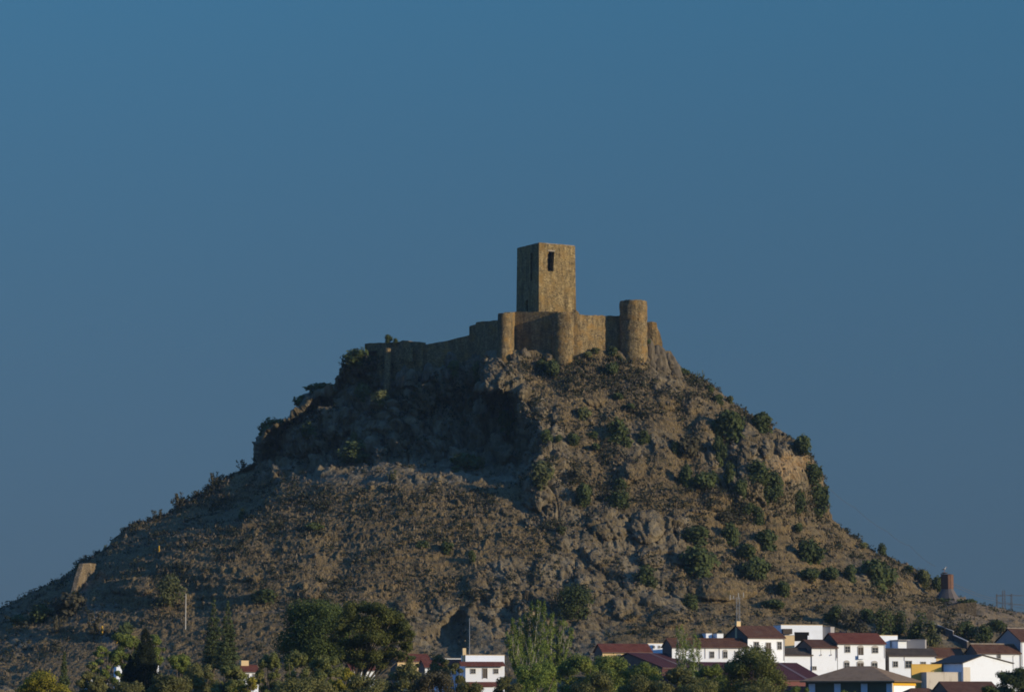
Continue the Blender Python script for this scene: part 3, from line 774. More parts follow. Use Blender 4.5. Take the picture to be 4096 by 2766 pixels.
SHRUB = {}
def shrub_mesh(kind, i):
    r = np.random.default_rng(100 + i * 13 + len(kind) * 7)
    if kind in ('oak', 'olive'):
        v, q = leaf_cloud(blob_lobes(r, 11, 2, 1.9, 2, .02), 1500, .20, r, core=.35)
    elif kind == 'low':
        v, q = leaf_cloud(blob_lobes(r, 9, 2, 1.2, 1.6, 0), 900, .21, r, core=.35)
    elif kind == 'wispy':
        lob = []
        for k in range(16):
            a = r.random() * 6.28; q_ = r.random() * .75; hh = .7 + r.random() * 1.2
            for s in (.35, .6, .85, 1.0):
                lob.append((math.cos(a) * q_ * (s + .25), math.sin(a) * q_ * (s + .25), hh * s, .12, .12, .16))
        v, q = leaf_cloud(lob, 700, .17, r, .5, .6)
    else:  # reed
        lob = []
        for k in range(12):
            a = r.random() * 6.28; lean = r.random() * .35; hh = 1.2 + r.random() * .9
            for s in np.linspace(.1, 1, 8): lob.append((math.cos(a) * (.2 + lean * s), math.sin(a) * (.2 + lean * s), hh * s, .05, .05, .12))
        v, q = leaf_cloud(lob, 360, .17, r, .85, .45)
    me_o = mesh_np('shrub', v, q, mat=M['oak'])
    me = me_o.data; bpy.data.objects.remove(me_o)
    # scale to unit: width 1, height 1
    co_ = np.empty(len(me.vertices) * 3, np.float32); me.vertices.foreach_get('co', co_); co_ = co_.reshape(-1, 3)
    wv = np.percentile(np.abs(co_[:, :2]).max(1), 96) * 2; zt = np.percentile(co_[:, 2], 99)
    co_[:, :2] /= wv; co_[:, 2] /= zt; me.vertices.foreach_set('co', co_.reshape(-1)); me.update()
    return me
def shrub(u, v, w, h, kind, label, mat, name='shrub', group=None, Y=None, cat='shrub'):
    """shrub of w x h (2323 px) standing at pixel (u, v) on the hill"""
    key = (kind, mat, random.randrange(3))
    if key not in SHRUB:
        me = shrub_mesh(kind, key[2]); me.materials.clear(); me.materials.append(M[mat]); SHRUB[key] = me
    U, V = u * K, v * K
    y = Y if Y else surf(U, V - .12 * h * K)
    p = P(U, V, y); s = mpp(y) * K
    o = bpy.data.objects.new(name, SHRUB[key]); col.objects.link(o)
    o.location = (p.x, y + w * s * .10, p.z - h * s * .12)
    o.scale = (w * s * (.92 + .22 * random.random()), w * s * .95, h * s * (.98 + .24 * random.random()))
    o.rotation_euler = (0, 0, random.random() * 6.28)
    return tag(o, label, cat, group)
# ------------------------------------------------------------------ shrubs one can tell apart on the hill
G1 = 'shrubs along the left skyline'; G2 = 'shrubs on the shaded crag'; G3 = 'shrubs on the sunny upper slope'
G4 = 'shrubs on the right cliffs'; G5 = 'shrubs on the lower right slope'; G6 = 'trees above the village'; G7 = 'shrubs on the lower left slope'
SH = [
 (881,775,15,17,'oak','oak','tiny dark tree on top of the flat left castle wall',G1),
 (897,776,12,9,'oak','oak','very small bush beside the tiny tree on the castle wall top',G1),
 (808,834,60,44,'oak','oak','dark shrub mass on the skyline crag just left of the lower castle wall',G1),
 (738,899,84,34,'low','oak','wide dark shrub on the upper ledge of the left skyline',G1),
 (694,926,44,30,'low','oak','dark shrub spilling over the middle ledge of the left skyline',G1),
 (615,984,60,32,'low','oak','dark flat shrub crowning the lowest crag step of the left skyline',G1),
 (578,1046,14,16,'wispy','oak','thin bush at the foot of the crag on the left skyline',G1),
 (550,1063,26,20,'wispy','grey','low wispy bush on the left skyline just below the crag foot',G1),
 (486,1103,32,34,'wispy','grey','tall wispy bush standing out most on the left skyline',G1),
 (447,1128,16,17,'wispy','grey','small wispy bush between the tallest and the widest on the left skyline',G1),
 (405,1153,46,38,'wispy','grey','wide wispy bush with a dark base on the left skyline',G1),
 (360,1180,38,26,'wispy','grey','low straggling bush on the left skyline above the bare hump',G1),
 (239,1250,9,16,'wispy','olive','single thin stalk on the left skyline below the bare hump',G1),
 (174,1291,18,18,'wispy','olive','small bush beside the top of the stone retaining wall',G1),
 (1028,853,28,40,'olive','olive','pale olive bush under the long sloping castle wall',G2),
 (1086,864,32,42,'olive','olive','olive bush on the rib below the small round tower',G2),
 (822,912,42,40,'olive','olive','left one of two pale bushes on the shaded crag under the wall turret',G2),
 (866,918,44,34,'olive','olive','right one of two pale bushes on the shaded crag under the wall turret',G2),
 (801,1010,16,28,'olive','olive','narrow pale bush in the middle of the shaded crag',G2),
 (805,1040,70,40,'oak','oak','dark shrub mass low in the shaded crag below the narrow pale bush',G2),
 (700,985,44,26,'low','oak','dark low shrub on the left shoulder of the shaded crag',G2),
 (1055,1070,70,44,'oak','oak','dark thicket at the bottom of the cliff bowl',G2),
 (1150,985,40,60,'oak','oak','dark tall shrub in the deep shade left of the sunlit rib',G2),
 (890,1088,24,24,'wispy','olive','small bush on the shadow line at the top of the sunny apron',G2),
 (549,1180,18,27,'olive','olive','olive bush just above the low ochre wall',G7),
 (1248,858,38,38,'oak','oak','round bush below the foot of the half-round tower',G3),
 (1228,836,24,20,'oak','oak','small bush in the notch left of the half-round tower',G3),
 (1386,853,32,34,'oak','oak','round bush with a shadow, below the sunlit curtain wall',G3),
 (1334,812,28,14,'low','olive','flat tuft nearest the half-round tower at the curtain wall foot',G3),
 (1352,800,26,12,'low','olive','flat tuft in the middle of the sunlit curtain wall foot',G3),
 (1386,803,32,20,'low','oak','dark low bush in the corner left of the stout round tower',G3),
 (1438,806,30,12,'low','olive','low tuft at the foot of the stout round tower',G3),
 (1405,815,20,10,'low','olive','low tuft just below the dark corner bush left of the stout tower',G3),
 (1472,781,15,12,'low','oak','small bush caught on the rock slab right of the stout round tower',G4),
 (1550,853,28,20,'low','oak','dark bush on the skyline below the rounded outcrop right of the castle',G4),
 (1587,868,20,30,'reed','olive','spiky reed-like plant sticking up on the right skyline',G4),
 (1611,888,20,16,'oak','oak','small bush on the right skyline just below the spiky plant',G4),
 (1631,915,26,22,'oak','oak','bush just inside the right skyline above the tall dark bush',G4),
 (1656,916,18,20,'oak','olive','little bush on the right skyline left of the two bare ones',G4),
 (1690,950,28,28,'wispy','grey','bare twiggy bush on the upper right skyline',G4),
 (1707,957,20,20,'wispy','grey','second bare twiggy bush on the upper right skyline',G4),
 (1655,1004,64,80,'oak','oak','tall dark bush, the largest on the upper right slope',G4),
 (1632,1045,32,54,'oak','oak','dark bush hanging below the tallest on the upper right slope',G4),
 (1656,1095,28,46,'oak','oak','dark bush lower in the gully left of the ochre cliff',G4),
 (1730,984,50,44,'oak','oak','large round bush on the right skyline above the cliffs',G4),
 (1818,1036,40,46,'oak','oak','dark bush behind the rock knob on the right skyline',G4),
 (1848,1098,50,44,'oak','oak','dark bush clinging to the right end of the ochre cliff',G4),
 (1856,1170,74,70,'oak','oak','big dark bush at the skyline foot of the ochre cliff',G4),
 (1812,1162,44,52,'oak','oak','dark bush at the cliff foot left of the big skyline one',G4),
 (1680,1128,30,42,'oak','oak','leftmost dark bush in the row below the ochre cliff',G4),
 (1717,1088,50,44,'oak','oak','dark bush against the base of the stained rock face',G4),
 (1760,1114,42,46,'oak','oak','dark bush in the middle of the row below the ochre cliff',G4),
 (1742,1140,40,40,'oak','oak','lowest dark bush of the row below the ochre cliff',G4),
 (1327,946,32,24,'low','olive','olive bush alone high on the sunny slope under the castle',G3),
 (1400,1003,56,52,'oak','oak','big round bush in the middle of the sunny upper slope',G3),
 (1424,1012,28,16,'low','oak','low bush tucked under the big round one on the upper slope',G3),
 (1460,1003,28,26,'oak','oak','bush just right of the big round one on the upper slope',G3),
 (1240,1003,26,28,'olive','oak','leftmost bush of three beside the sunlit rib',G3),
 (1268,1004,20,20,'low','oak','small middle bush of three beside the sunlit rib',G3),
 (1296,1008,40,28,'oak','oak','right bush of three beside the sunlit rib',G3),
 (1346,993,20,16,'low','oak','small bush between the rib bushes and the big round one',G3),
 (1352,1024,30,18,'low','oak','flat bush below and left of the big round one',G3),
 (1400,908,22,16,'low','oak','small dark bush on the smooth ground high under the castle',G3),
 (1430,928,24,14,'low','oak','flat dark bush on the high ground under the stout tower',G3),
 (1226,1098,50,50,'olive','olive','light green drooping bush at the foot of the sunlit rib',G3),
 (1305,1090,40,30,'oak','grey','brownish bush right of the light green drooping one',G3),
 (1322,1144,40,46,'oak','oak','dark bush left of the wide one at the bottom of the upper slope',G3),
 (1406,1149,54,34,'oak','oak','wide dark bush with a shadow at the bottom of the upper slope',G3),
 (1408,1105,34,20,'oak','oak','flat bush above the wide one at the bottom of the upper slope',G3),
 (1562,1042,52,54,'oak','grey','large greyish bush among the rocks of the upper right slope',G3),
 (1534,1033,22,30,'oak','oak','narrow dark bush left of the large greyish one',G3),
 (1556,1103,30,48,'oak','oak','tall dark bush left of a broader one under the greyish bush',G3),
 (1597,1112,58,48,'oak','oak','broad dark bush below the large greyish one',G3),
 (1650,1192,44,32,'oak','grey','greyish bush under the gully left of the lower cliff foot',G5),
 (1700,1168,40,28,'oak','oak','wide bush above the middle of the lower right slope',G5),
 (1720,1189,38,38,'oak','oak','round bush below the wide one on the lower right slope',G5),
 (1577,1234,66,44,'oak','oak','large dark bush right of the big boulders',G5),
 (1662,1234,36,44,'oak','oak','upright bush right of the large one by the big boulders',G5),
 (1738,1248,62,50,'oak','oak','broad bush in the middle of the lower right slope',G5),
 (1812,1208,26,22,'low','oak','small bush under the skyline cliff foot',G5),
 (1590,1304,72,60,'oak','oak','roundest large bush of the lower slope, with a strong shadow on its left',G5),
 (1466,1324,52,44,'oak','oak','bright-topped bush left of the roundest large one',G5),
 (1695,1268,36,38,'oak','oak','bush above the dark one in the middle of the lower right slope',G5),
 (1712,1314,56,54,'oak','oak','dark bush with a black shadow in the middle of the lower right slope',G5),
 (1838,1284,58,62,'oak','oak','large bush left of the skyline near the ruined chimney slope',G5),
 (1992,1334,74,66,'oak','oak','biggest bush near the foot of the right skyline',G5),
 (1930,1318,32,36,'oak','oak','bush just left of the biggest one near the right skyline foot',G5),
 (1880,1318,42,32,'oak','oak','middle bush in the line left of the right skyline foot',G5),
 (1834,1315,50,24,'oak','oak','left bush in the line left of the right skyline foot',G5),
 (1778,1353,32,38,'oak','oak','upright bush above the pair of low ones on the lower slope',G5),
 (1752,1382,50,26,'oak','oak','low wide bush above the upper white house',G5),
 (1566,1376,38,32,'oak','oak','bush above the lattice mast house',G5),
 (2001,1253,20,20,'oak','oak','small round bush on the lower right skyline',G4),
 (2062,1302,22,22,'low','oak','low bush on the skyline left of the birds',G4),
 (2094,1327,32,34,'oak','olive','bush under the two perched birds',G4),
 (2124,1345,26,40,'oak','oak','dark bush in the shade left of the ruined brick chimney',G4),
 (2150,1368,56,13,'low','oak','low dark bush along the foot of the ruined brick chimney',G4),
 (2196,1372,40,16,'low','oak','flat bush on the saddle right of the ruined brick chimney',G4),
 (1960,1245,26,16,'low','olive','low greenish bush on the mid right skyline',G4),
 (1072,1272,16,24,'oak','oak','small dark juniper alone on the sunny apron',G7),
 (1015,1252,36,26,'low','oak','low dark bush left of the lone juniper',G7),
 (600,1369,46,38,'oak','oak','dark green bush with a shadow at the foot of the left apron',G7),
 (85,1415,60,48,'olive','oak','round olive-green bush near the left edge',G7),
 (160,1393,78,44,'low','grey','wide brown bush across the path at the lower left',G7),
 (40,1420,36,24,'low','oak','dark low bush at the very left edge',G7),
 (1275,1210,26,16,'low','olive','olive tuft right of the rib foot on the apron',G3),
 (955,1240,30,16,'low','oak','dark tuft in the middle of the apron',G7),
 (715,1205,40,22,'low','oak','dark low bush right of the low ochre wall',G7),
 (130,1440,40,50,'wispy','grey','leafless brown bush on the lower left terraces, left of a twin',G7),
 (212,1448,44,56,'wispy','grey','leafless brown bush on the lower left terraces, right of its twin',G7),
 (285,1452,40,44,'low','oak','dark bush beside the orange path post at the lower left',G7),
]
for (u_, v_, w_, h_, kd, mt, lb, gr) in SH: shrub(u_, v_, w_, h_, kd, lb, mt, 'shrub', gr)

# trees behind the village and on the lower hill
def hill_tree(u, v, w, h, mat, label, group=None, seed=0, lobes=16, n=1900, trunk=.22, Y=None, leaf=.42, name='tree'):
    r = np.random.default_rng(seed)
    U, V = u * K, v * K
    y = Y if Y else surf(U, V - 2) + .6
    p = P(U, V, y); s = mpp(y) * K; W, H = w * s, h * s
    root = tag(empty(name, (p.x, y, p.z - .4)), label, 'tree', group)
    th = H * trunk
    mb = MB(); mb.tube([(0, 0, -.8), (.1, 0, th * .6), (0, .1, H * .55)], [.26, .2, .08])
    for k in range(4):
        a = r.random() * 6.28
        mb.tube([(0, 0, th * .8), (math.cos(a) * W * .2, math.sin(a) * W * .2, H * .5), (math.cos(a) * W * .32, math.sin(a) * W * .32, H * .68)], [.12, .08, .03], 5)
    mb.build('trunk', M['bark'], root)
    lob = [(x, yy, z + th * .5, a * .92, b * .92, c * .92) for x, yy, z, a, b, c in blob_lobes(r, lobes, W, H - th * .5, W * .9)]
    vv_, qq_ = leaf_cloud(lob, n, leaf, r)
    mesh_np('crown', vv_, qq_, mat=M[mat], parent=root)
    return root
HT = [(1890,1414,44,46,'oak','dark tree at the left end of the row above the village roofs'),
 (1932,1428,50,54,'grey','brownish tree second from the left in the row above the village roofs'),
 (1966,1412,40,34,'oak','small tree set higher in the row above the village roofs'),
 (1998,1449,62,74,'oak','tall dark tree in the middle of the row above the village roofs'),
 (2042,1446,52,64,'oak','dark tree right of the tallest in the row above the village roofs'),
 (2082,1454,58,74,'oak','dense tree beside the dark boundary wall'),
 (2112,1466,46,58,'olive','lighter tree in front of the dark boundary wall'),
 (1955,1450,44,40,'grey','low brownish tree behind the red-roofed main house'),
 (2190,1452,54,48,'oak','dark tree on the slope right of the boundary wall'),
 (2228,1458,46,46,'oak','dark tree left of the far right house'),
 (2150,1440,44,36,'grey','scrubby tree above the dark boundary wall'),
 (2262,1432,44,30,'oak','low tree above the far right house roof')]
for i_, (u_, v_, w_, h_, mt, lb) in enumerate(HT): hill_tree(u_, v_, w_, h_, mt, lb, G6, 300 + i_, 12, 1300)
hill_tree(381, 1378, 66, 80, 'olive', 'lone round olive-green tree on the lower left slope beside the white pole', None, 331, 20, 2600)
hill_tree(1305, 1414, 98, 88, 'oak', 'large round dark tree at the foot of the hill with a long shadow', None, 332, 24, 3800)

# ------------------------------------------------------------------ ground cover nobody could count
r = np.random.default_rng(5)
fidx = (np.arange(NR)[:, None] * NC + np.arange(NFc)[None, :]).reshape(-1)
fz = pts[fidx]; frock = rock[fidx]; fu, fv = uf[fidx], vf[fidx]
vis = (fu > -30) & (fu < 2360) & (fv > 812) & (fv < 1580)
clump = fbm(fz * .11, 2, 91) + .35 * fbm(fz * .45, 2, 95)
def scatter(n, wgt):
    wgt = np.where(vis, wgt, 0); wgt = wgt / wgt.sum()
    return fz[r.choice(len(fz), n, p=wgt)]
# dry grass
pg = scatter(30000, np.clip(1.15 - frock, .08, 1) * np.clip(.55 + clump * 1.5, .04, 2)) + r.normal(size=(30000, 3)) * [.25, .25, 0]
n = len(pg); h = (.35 + .75 * r.random(n) ** 2)[:, None]; a = r.random(n) * 6.28
side = np.stack([np.cos(a), np.sin(a), 0 * a], 1) * (.10 + .22 * r.random(n))[:, None]
tip = np.stack([r.normal(size=n) * .15, r.normal(size=n) * .15, np.ones(n)], 1) * h
gv = np.stack([pg - side - [0, 0, .15], pg + side - [0, 0, .15], pg + tip], 1).reshape(-1, 3)
t = NT('dry_grass'); n1 = t.noise(t.coord(), .6, 3); M['grass'] = t.done(t.ramp(n1, [(.32, (0.052, 0.040, 0.027)), (.5, (0.108, 0.084, 0.055)), (.68, (0.188, 0.148, 0.097))]), .9)
tag(mesh_np('dry_grass', gv, tris=np.arange(n * 3).reshape(-1, 3), mat=M['grass']), 'dry straw-coloured grass tufts all over the hillside', 'grass', None, 'stuff')
# low scrub
pc = scatter(5200, np.clip(.35 + clump * 1.6, 0, 2) * (1 - .55 * sstep(.5, .9, frock)))
vs_, n_leaf = [], 26
sz = .40 + 1.35 * r.random(len(pc)) ** 2.2
d = r.normal(size=(len(pc), n_leaf, 3)); d /= np.linalg.norm(d, axis=2, keepdims=True)
c = pc[:, None, :] + d * (r.random((len(pc), n_leaf, 1)) ** .4) * sz[:, None, None] * [1.15, 1.0, .75] + np.array([0, 0, .35]) * sz[:, None, None]
a = r.normal(size=c.shape); a /= np.linalg.norm(a, axis=2, keepdims=True); b = np.cross(d + .5 * r.normal(size=d.shape), a); b /= np.linalg.norm(b, axis=2, keepdims=True)
ls = (.16 + .14 * r.random((len(pc), n_leaf, 1))) * (.6 + sz[:, None, None] * .6)
lv = np.stack([c - a * ls, c + b * ls * .6, c + a * ls, c - b * ls * .6], 2).reshape(-1, 3)
tag(mesh_np('low_scrub', lv, np.arange(len(lv)).reshape(-1, 4), mat=M['scrub'] if 'scrub' in M else mat_leaf('scrub_leaves', (.022, .026, .014), (.062, .064, .034), .5, (.065, .052, .034))), 'low dark scrub dotted over the hillside', 'scrub', None, 'stuff')
# loose stones
ps = scatter(9000, np.clip(.2 + frock * .6 + .3 * clump, .02, 1.5))
ico = np.array([[0,0,1],[.9,0,.3],[.28,.85,.3],[-.72,.53,.35],[-.72,-.53,.25],[.28,-.85,.3],[0,0,-.6]])
it = np.array([[0,1,2],[0,2,3],[0,3,4],[0,4,5],[0,5,1],[6,2,1],[6,3,2],[6,4,3],[6,5,4],[6,1,5]])
sc = (.16 + .55 * r.random(len(ps)) ** 3)[:, None, None]; a = r.random(len(ps)) * 6.28
base = ico[None] * (1 + .35 * r.normal(size=(len(ps), 7, 3))) * sc
ca, sa = np.cos(a)[:, None], np.sin(a)[:, None]
sv = np.stack([base[..., 0] * ca - base[..., 1] * sa, base[..., 0] * sa + base[..., 1] * ca, base[..., 2] * 1.2], -1) + ps[:, None, :]
st_ = (it[None] + (np.arange(len(ps)) * 7)[:, None, None]).reshape(-1, 3)
tag(mesh_np('loose_stones', sv.reshape(-1, 3), tris=st_, mat=M['rock']), 'loose grey-brown stones strewn over the hillside', 'stones', None, 'stuff')
# ------------------------------------------------------------------ village
def mat_tiles(name, a, b, c, rows=2.2, dirt=.5):
    t = NT(name); v = t.coord()
    w = t.n('ShaderNodeTexWave', wave_type='BANDS', bands_direction='X'); w.inputs['Scale'].default_value = rows; w.inputs['Distortion'].default_value = .6
    t.l(v, w.inputs['Vector'])
    n1 = t.noise(v, .6, 4); n2 = t.noise(v, 5, 2)
    k = t.ramp(t.math('ADD', t.math('MULTIPLY', n1, .6), t.math('MULTIPLY', n2, .4)), [(.34, a), (.5, b), (.68, c)])
    k = t.mix(t.val(w.outputs['Fac'], 0, .5, .55, 0), k, tuple(x * .4 for x in a))
    k = t.mix(t.val(n1, .55, .75, 0, dirt), k, (.07, .06, .05))
    return t.done(k, .9, t.bump(w.outputs['Fac'], .7, .08), .15)
M['tile_red'] = mat_tiles('red_tiles', (.10, .030, .020), (.155, .048, .030), (.21, .075, .046))
M['tile_brown'] = mat_tiles('brown_tiles', (.075, .034, .022), (.120, .056, .034), (.165, .085, .052))
M['tile_grey'] = mat_tiles('weathered_tiles', (.045, .035, .028), (.075, .060, .048), (.115, .090, .070))
M['tile_tan'] = mat_tiles('tan_tiles', (.18, .118, .072), (.26, .176, .108), (.33, .235, .150), 1.6)
M['metal_red'] = mat_tiles('maroon_metal_roof', (.058, .020, .024), (.068, .024, .028), (.080, .030, .032), 1.3, .15)
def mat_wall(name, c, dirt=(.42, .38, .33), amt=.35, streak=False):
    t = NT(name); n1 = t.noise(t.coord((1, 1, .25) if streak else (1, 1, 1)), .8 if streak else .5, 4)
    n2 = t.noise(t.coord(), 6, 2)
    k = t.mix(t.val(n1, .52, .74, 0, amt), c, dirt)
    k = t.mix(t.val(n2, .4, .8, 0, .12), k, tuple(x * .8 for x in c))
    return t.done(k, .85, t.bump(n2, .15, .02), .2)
M['white'] = mat_wall('whitewash', (.76, .81, .90), (.58, .57, .57), .30)
M['stained'] = mat_wall('stained_whitewash', (.62, .56, .48), (.26, .21, .16), .85, True)
M['cream'] = mat_wall('cream_plaster', (.62, .47, .27))
M['yellowwall'] = mat_wall('yellow_plaster', (.62, .40, .10), (.5, .34, .1), .3)
M['trim'] = mat_wall('yellow_trim', (.62, .36, .03), (.5, .3, .05), .3)
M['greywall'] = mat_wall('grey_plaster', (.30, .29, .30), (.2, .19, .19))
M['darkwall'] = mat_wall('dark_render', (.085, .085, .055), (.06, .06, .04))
M['pinkwall'] = mat_wall('pink_wall', (.15, .06, .058), (.11, .05, .048))
M['maroonwall'] = mat_wall('maroon_wall', (.07, .03, .032), (.06, .03, .03))
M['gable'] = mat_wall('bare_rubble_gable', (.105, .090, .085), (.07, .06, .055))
M['stonewall'] = mat_masonry('field_stone', (.075, .058, .040), (.125, .098, .064), (.185, .146, .098), (.17, .12, .060))
M['glass'] = NT('window_glass').done((.022, .025, .028), .12, None, .6)
M['frame'] = mat_wall('grey_surround', (.36, .35, .34))
M['strip'] = NT('clouded_skylight').done((.105, .070, .068), .5)
M['wood'] = NT('dark_wood').done((.06, .045, .035), .7)
M['metal'] = NT('galvanised_metal').done((.42, .43, .44), .45, None, .5, .6)
M['pipe'] = NT('brown_pipe').done((.16, .12, .10), .6)
M['blue'] = mat_wall('pale_blue_pillar', (.66, .70, .82), (.55, .58, .68))

def fac_un(u, v):
    dv = 1383 - v
    return (u - 2048) / (FPX * CP - dv * SP)

VP = fp[(fp[:, 2] < 40) & (fp[:, 1] < 830)]
def land_z(x, y):
    d = (VP[:, 0] - x) ** 2 + (VP[:, 1] - y) ** 2
    i = int(np.argmin(d))
    return max(-1.7, float(VP[i, 2])) if d[i] < 25 else -1.7

class House:
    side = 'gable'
    def __init__(s, name, u0, u1, ve, vb, Y, al, depth, label, cat='house', group='houses of the village', sink=4.5):
        s.al = R(al); s.C = P(u0, ve, Y); s.Y = Y
        s.W = s.lx(u1, ve); s.D = depth
        s.ze = s.C.z; s.zb = P(u0, vb, Y).z - sink
        low = [land_z(s.C.x + a * s.W * math.cos(s.al) - b * depth * math.sin(s.al), s.C.y + a * s.W * math.sin(s.al) + b * depth * math.cos(s.al)) for a in (0, .5, 1) for b in (0, 1)]
        s.zb = min(s.zb, min(low) - .6)                   # walls go down into the ground
        s.root = tag(empty(name, (s.C.x, s.C.y, s.zb), s.al), label, cat, group, 'thing')
        s.H = s.ze - s.zb                                 # local z runs 0..H
    def lx(s, u, v):
        n = fac_un(u, v)
        return (n * s.C.y - s.C.x) / (math.cos(s.al) - n * math.sin(s.al))
    def lz(s, u, v):
        x = s.lx(u, v); y = s.C.y + x * math.sin(s.al)
        return P(u, v, y).z - s.zb
    def ext(s, sect, x0, x1, name, mat):
        """(y, z) outline run along the front"""
        n = len(sect); mb = MB()
        mb.add([(x0, y, z) for y, z in sect] + [(x1, y, z) for y, z in sect],
               [tuple(range(n))[::-1], tuple(range(n, 2*n))] + [(i, (i+1) % n, n + (i+1) % n, n + i) for i in range(n)])
        return mb.build(name, M[mat], s.root)
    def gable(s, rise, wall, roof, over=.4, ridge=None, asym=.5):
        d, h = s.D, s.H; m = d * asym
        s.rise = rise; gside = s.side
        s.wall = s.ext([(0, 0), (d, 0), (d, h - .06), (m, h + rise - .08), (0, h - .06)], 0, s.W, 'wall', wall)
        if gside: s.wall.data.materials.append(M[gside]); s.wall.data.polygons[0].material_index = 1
        k = rise / m; k2 = rise / (d - m)
        s.roof = s.ext([(-over, h - over * k), (m, h + rise), (d + over, h - over * k2), (d + over, h - over * k2 + .2), (m, h + rise + .22), (-over, h - over * k + .2)], -.25, s.W + .25, 'roof', roof)
        if ridge:
            mb = MB(); mb.bar((-.25, m, h + rise + .2), (s.W + .25, m, h + rise + .2), .18, 6); mb.build('ridge_tiles', M[ridge], s.roof)
        mb = MB(); mb.bar((-.2, -over - .05, h - over * k - .02), (s.W + .2, -over - .05, h - over * k - .02), .07, 6)
        mb.build('gutter', M['pipe'], s.roof)
        return s
    def gablefront(s, rise, wall, roof, over=.35, peak=.5):
        w, h, d = s.W, s.H, s.D; m = w * peak
        mb = MB(); mb.prism([(0, 0), (w, 0), (w, h - .06), (m, h + rise - .08), (0, h - .06)], 0, d); s.wall = mb.build('wall', M[wall], s.root)
        k = rise / m; k2 = rise / (w - m)
        mb = MB(); mb.prism([(-over, h - over * k), (m, h + rise), (w + over, h - over * k2), (w + over, h - over * k2 + .2), (m, h + rise + .22), (-over, h - over * k + .2)], -.25, d + .25)
        s.roof = mb.build('roof', M[roof], s.root); return s
    def flat(s, wall, cope='frame'):
        mb = MB(); mb.box(0, s.W, 0, s.D, 0, s.H); s.wall = mb.build('wall', M[wall], s.root)
        mb = MB(); o = .06
        for b in ((-o, s.W + o, -o, .3), (-o, s.W + o, s.D - .3, s.D + o), (-o, .3, .303, s.D - .303), (s.W - .3, s.W + o, .303, s.D - .303)): mb.box(*b, s.H + .003, s.H + .14)
        s.roof = mb.build('parapet', M[cope], s.root); return s
    def hip(s, rise, wall, roof, over=.9, hx=None):
        w, h, d = s.W, s.H, s.D; hx = hx or d / 2; o = over; k = rise / (d / 2)
        mb = MB(); mb.box(0, w, 0, d, 0, h); s.wall = mb.build('wall', M[wall], s.root)
        z0 = h - o * k + .1
        mb = MB(); mb.add([(-o, -o, z0), (w + o, -o, z0), (w + o, d + o, z0), (-o, d + o, z0), (hx, d/2, h + rise), (w - hx, d/2, h + rise),
                           (-o, -o, z0 - .3), (w + o, -o, z0 - .3), (w + o, d + o, z0 - .3), (-o, d + o, z0 - .3)],
                          [(0, 1, 5, 4), (1, 2, 5), (2, 3, 4, 5), (3, 0, 4), (0, 6, 7, 1), (1, 7, 8, 2), (2, 8, 9, 3), (3, 9, 6, 0), (9, 8, 7, 6)])
        s.roof = mb.build('roof', M[roof], s.root); return s
    def win(s, u0, u1, v0, v1, kind='window', frame='frame', arch=False):
        um = (u0 + u1) / 2; x0, x1 = s.lx(u0, v0), s.lx(u1, v0); z1, z0 = s.lz(um, v0), s.lz(um, v1)
        f = .14
        mb = MB()
        mb.box(x0 - f, x0, -.12, -.003, z0 - f, z1 + f); mb.box(x1, x1 + f, -.12, -.003, z0 - f, z1 + f)
        mb.box(x0, x1, -.12, -.003, z1, z1 + f)
        if kind != 'door': mb.box(x0, x1, -.16, -.003, z0 - f, z0)
        if arch:
            n = 7; xm, rx = (x0 + x1) / 2, (x1 - x0) / 2 + f
            poly = [(xm + rx * math.cos(math.pi * i / n), z1 + f + .003 + .42 * math.sin(math.pi * i / n)) for i in range(n + 1)]
            mb.prism(poly, -.12, -.003)
        o = mb.build('door' if kind == 'door' else 'window', M[frame], s.root)
        mb = MB(); mb.box(x0, x1, -.04, -.006, z0, z1); mb.build('panel' if kind == 'door' else 'pane', M['wood' if kind == 'door' else 'glass'], o)
        mb = MB(); xm = (x0 + x1) / 2
        mb.box(xm - .035, xm + .035, -.08, -.043, z0 + .01, z1 - .01)
        if kind == 'window': mb.box(x0 + .01, xm - .038, -.08, -.043, (z0 + z1) / 2 - .03, (z0 + z1) / 2 + .03); mb.box(xm + .038, x1 - .01, -.08, -.043, (z0 + z1) / 2 - .03, (z0 + z1) / 2 + .03)
        mb.build('glazing_bar', M['frame'], o)
        return o
    def balcony(s, u0, u1, vt, vb, solid=False):
        um = (u0 + u1) / 2; x0, x1 = s.lx(u0, vb), s.lx(u1, vb); z0, z1 = s.lz(um, vb), s.lz(um, vt)
        mb = MB(); mb.box(x0, x1, -.62, -.125, z0 - .14, z0)
        o = mb.build('balcony', M['white'], s.root)
        mb = MB()
        if solid: mb.box(x0, x1, -.66, -.6, z0 + .003, z1)
        else:
            n = max(4, int((x1 - x0) / .16))
            for i in range(n + 1):
                x = x0 + (x1 - x0) * i / n; mb.bar((x, -.58, z0), (x, -.58, z1), .018)
            mb.bar((x0, -.58, z1), (x1, -.58, z1), .03); mb.bar((x0, -.58, z1), (x0, -.13, z1), .03); mb.bar((x1, -.58, z1), (x1, -.13, z1), .03)
        mb.build('railing', M['white' if solid else 'wood'], o); return o
    def chimney(s, u0, u1, vt, y, mat='cream', zbase=None):
        zt = s.lz((u0 + u1) / 2, vt); x0 = s.lx(u0, vt); x1 = s.lx(u1, vt)
        sh = y * math.sin(s.al) / math.cos(s.al) * 0
        mb = MB(); mb.box(x0, x1, y, y + .7, s.H - .3, zt); o = mb.build('chimney', M[mat], s.roof)
        mb = MB(); mb.box(x0 - .08, x1 + .08, y - .08, y + .78, zt + .003, zt + .12); mb.build('chimney_cap', M['frame'], o); return o
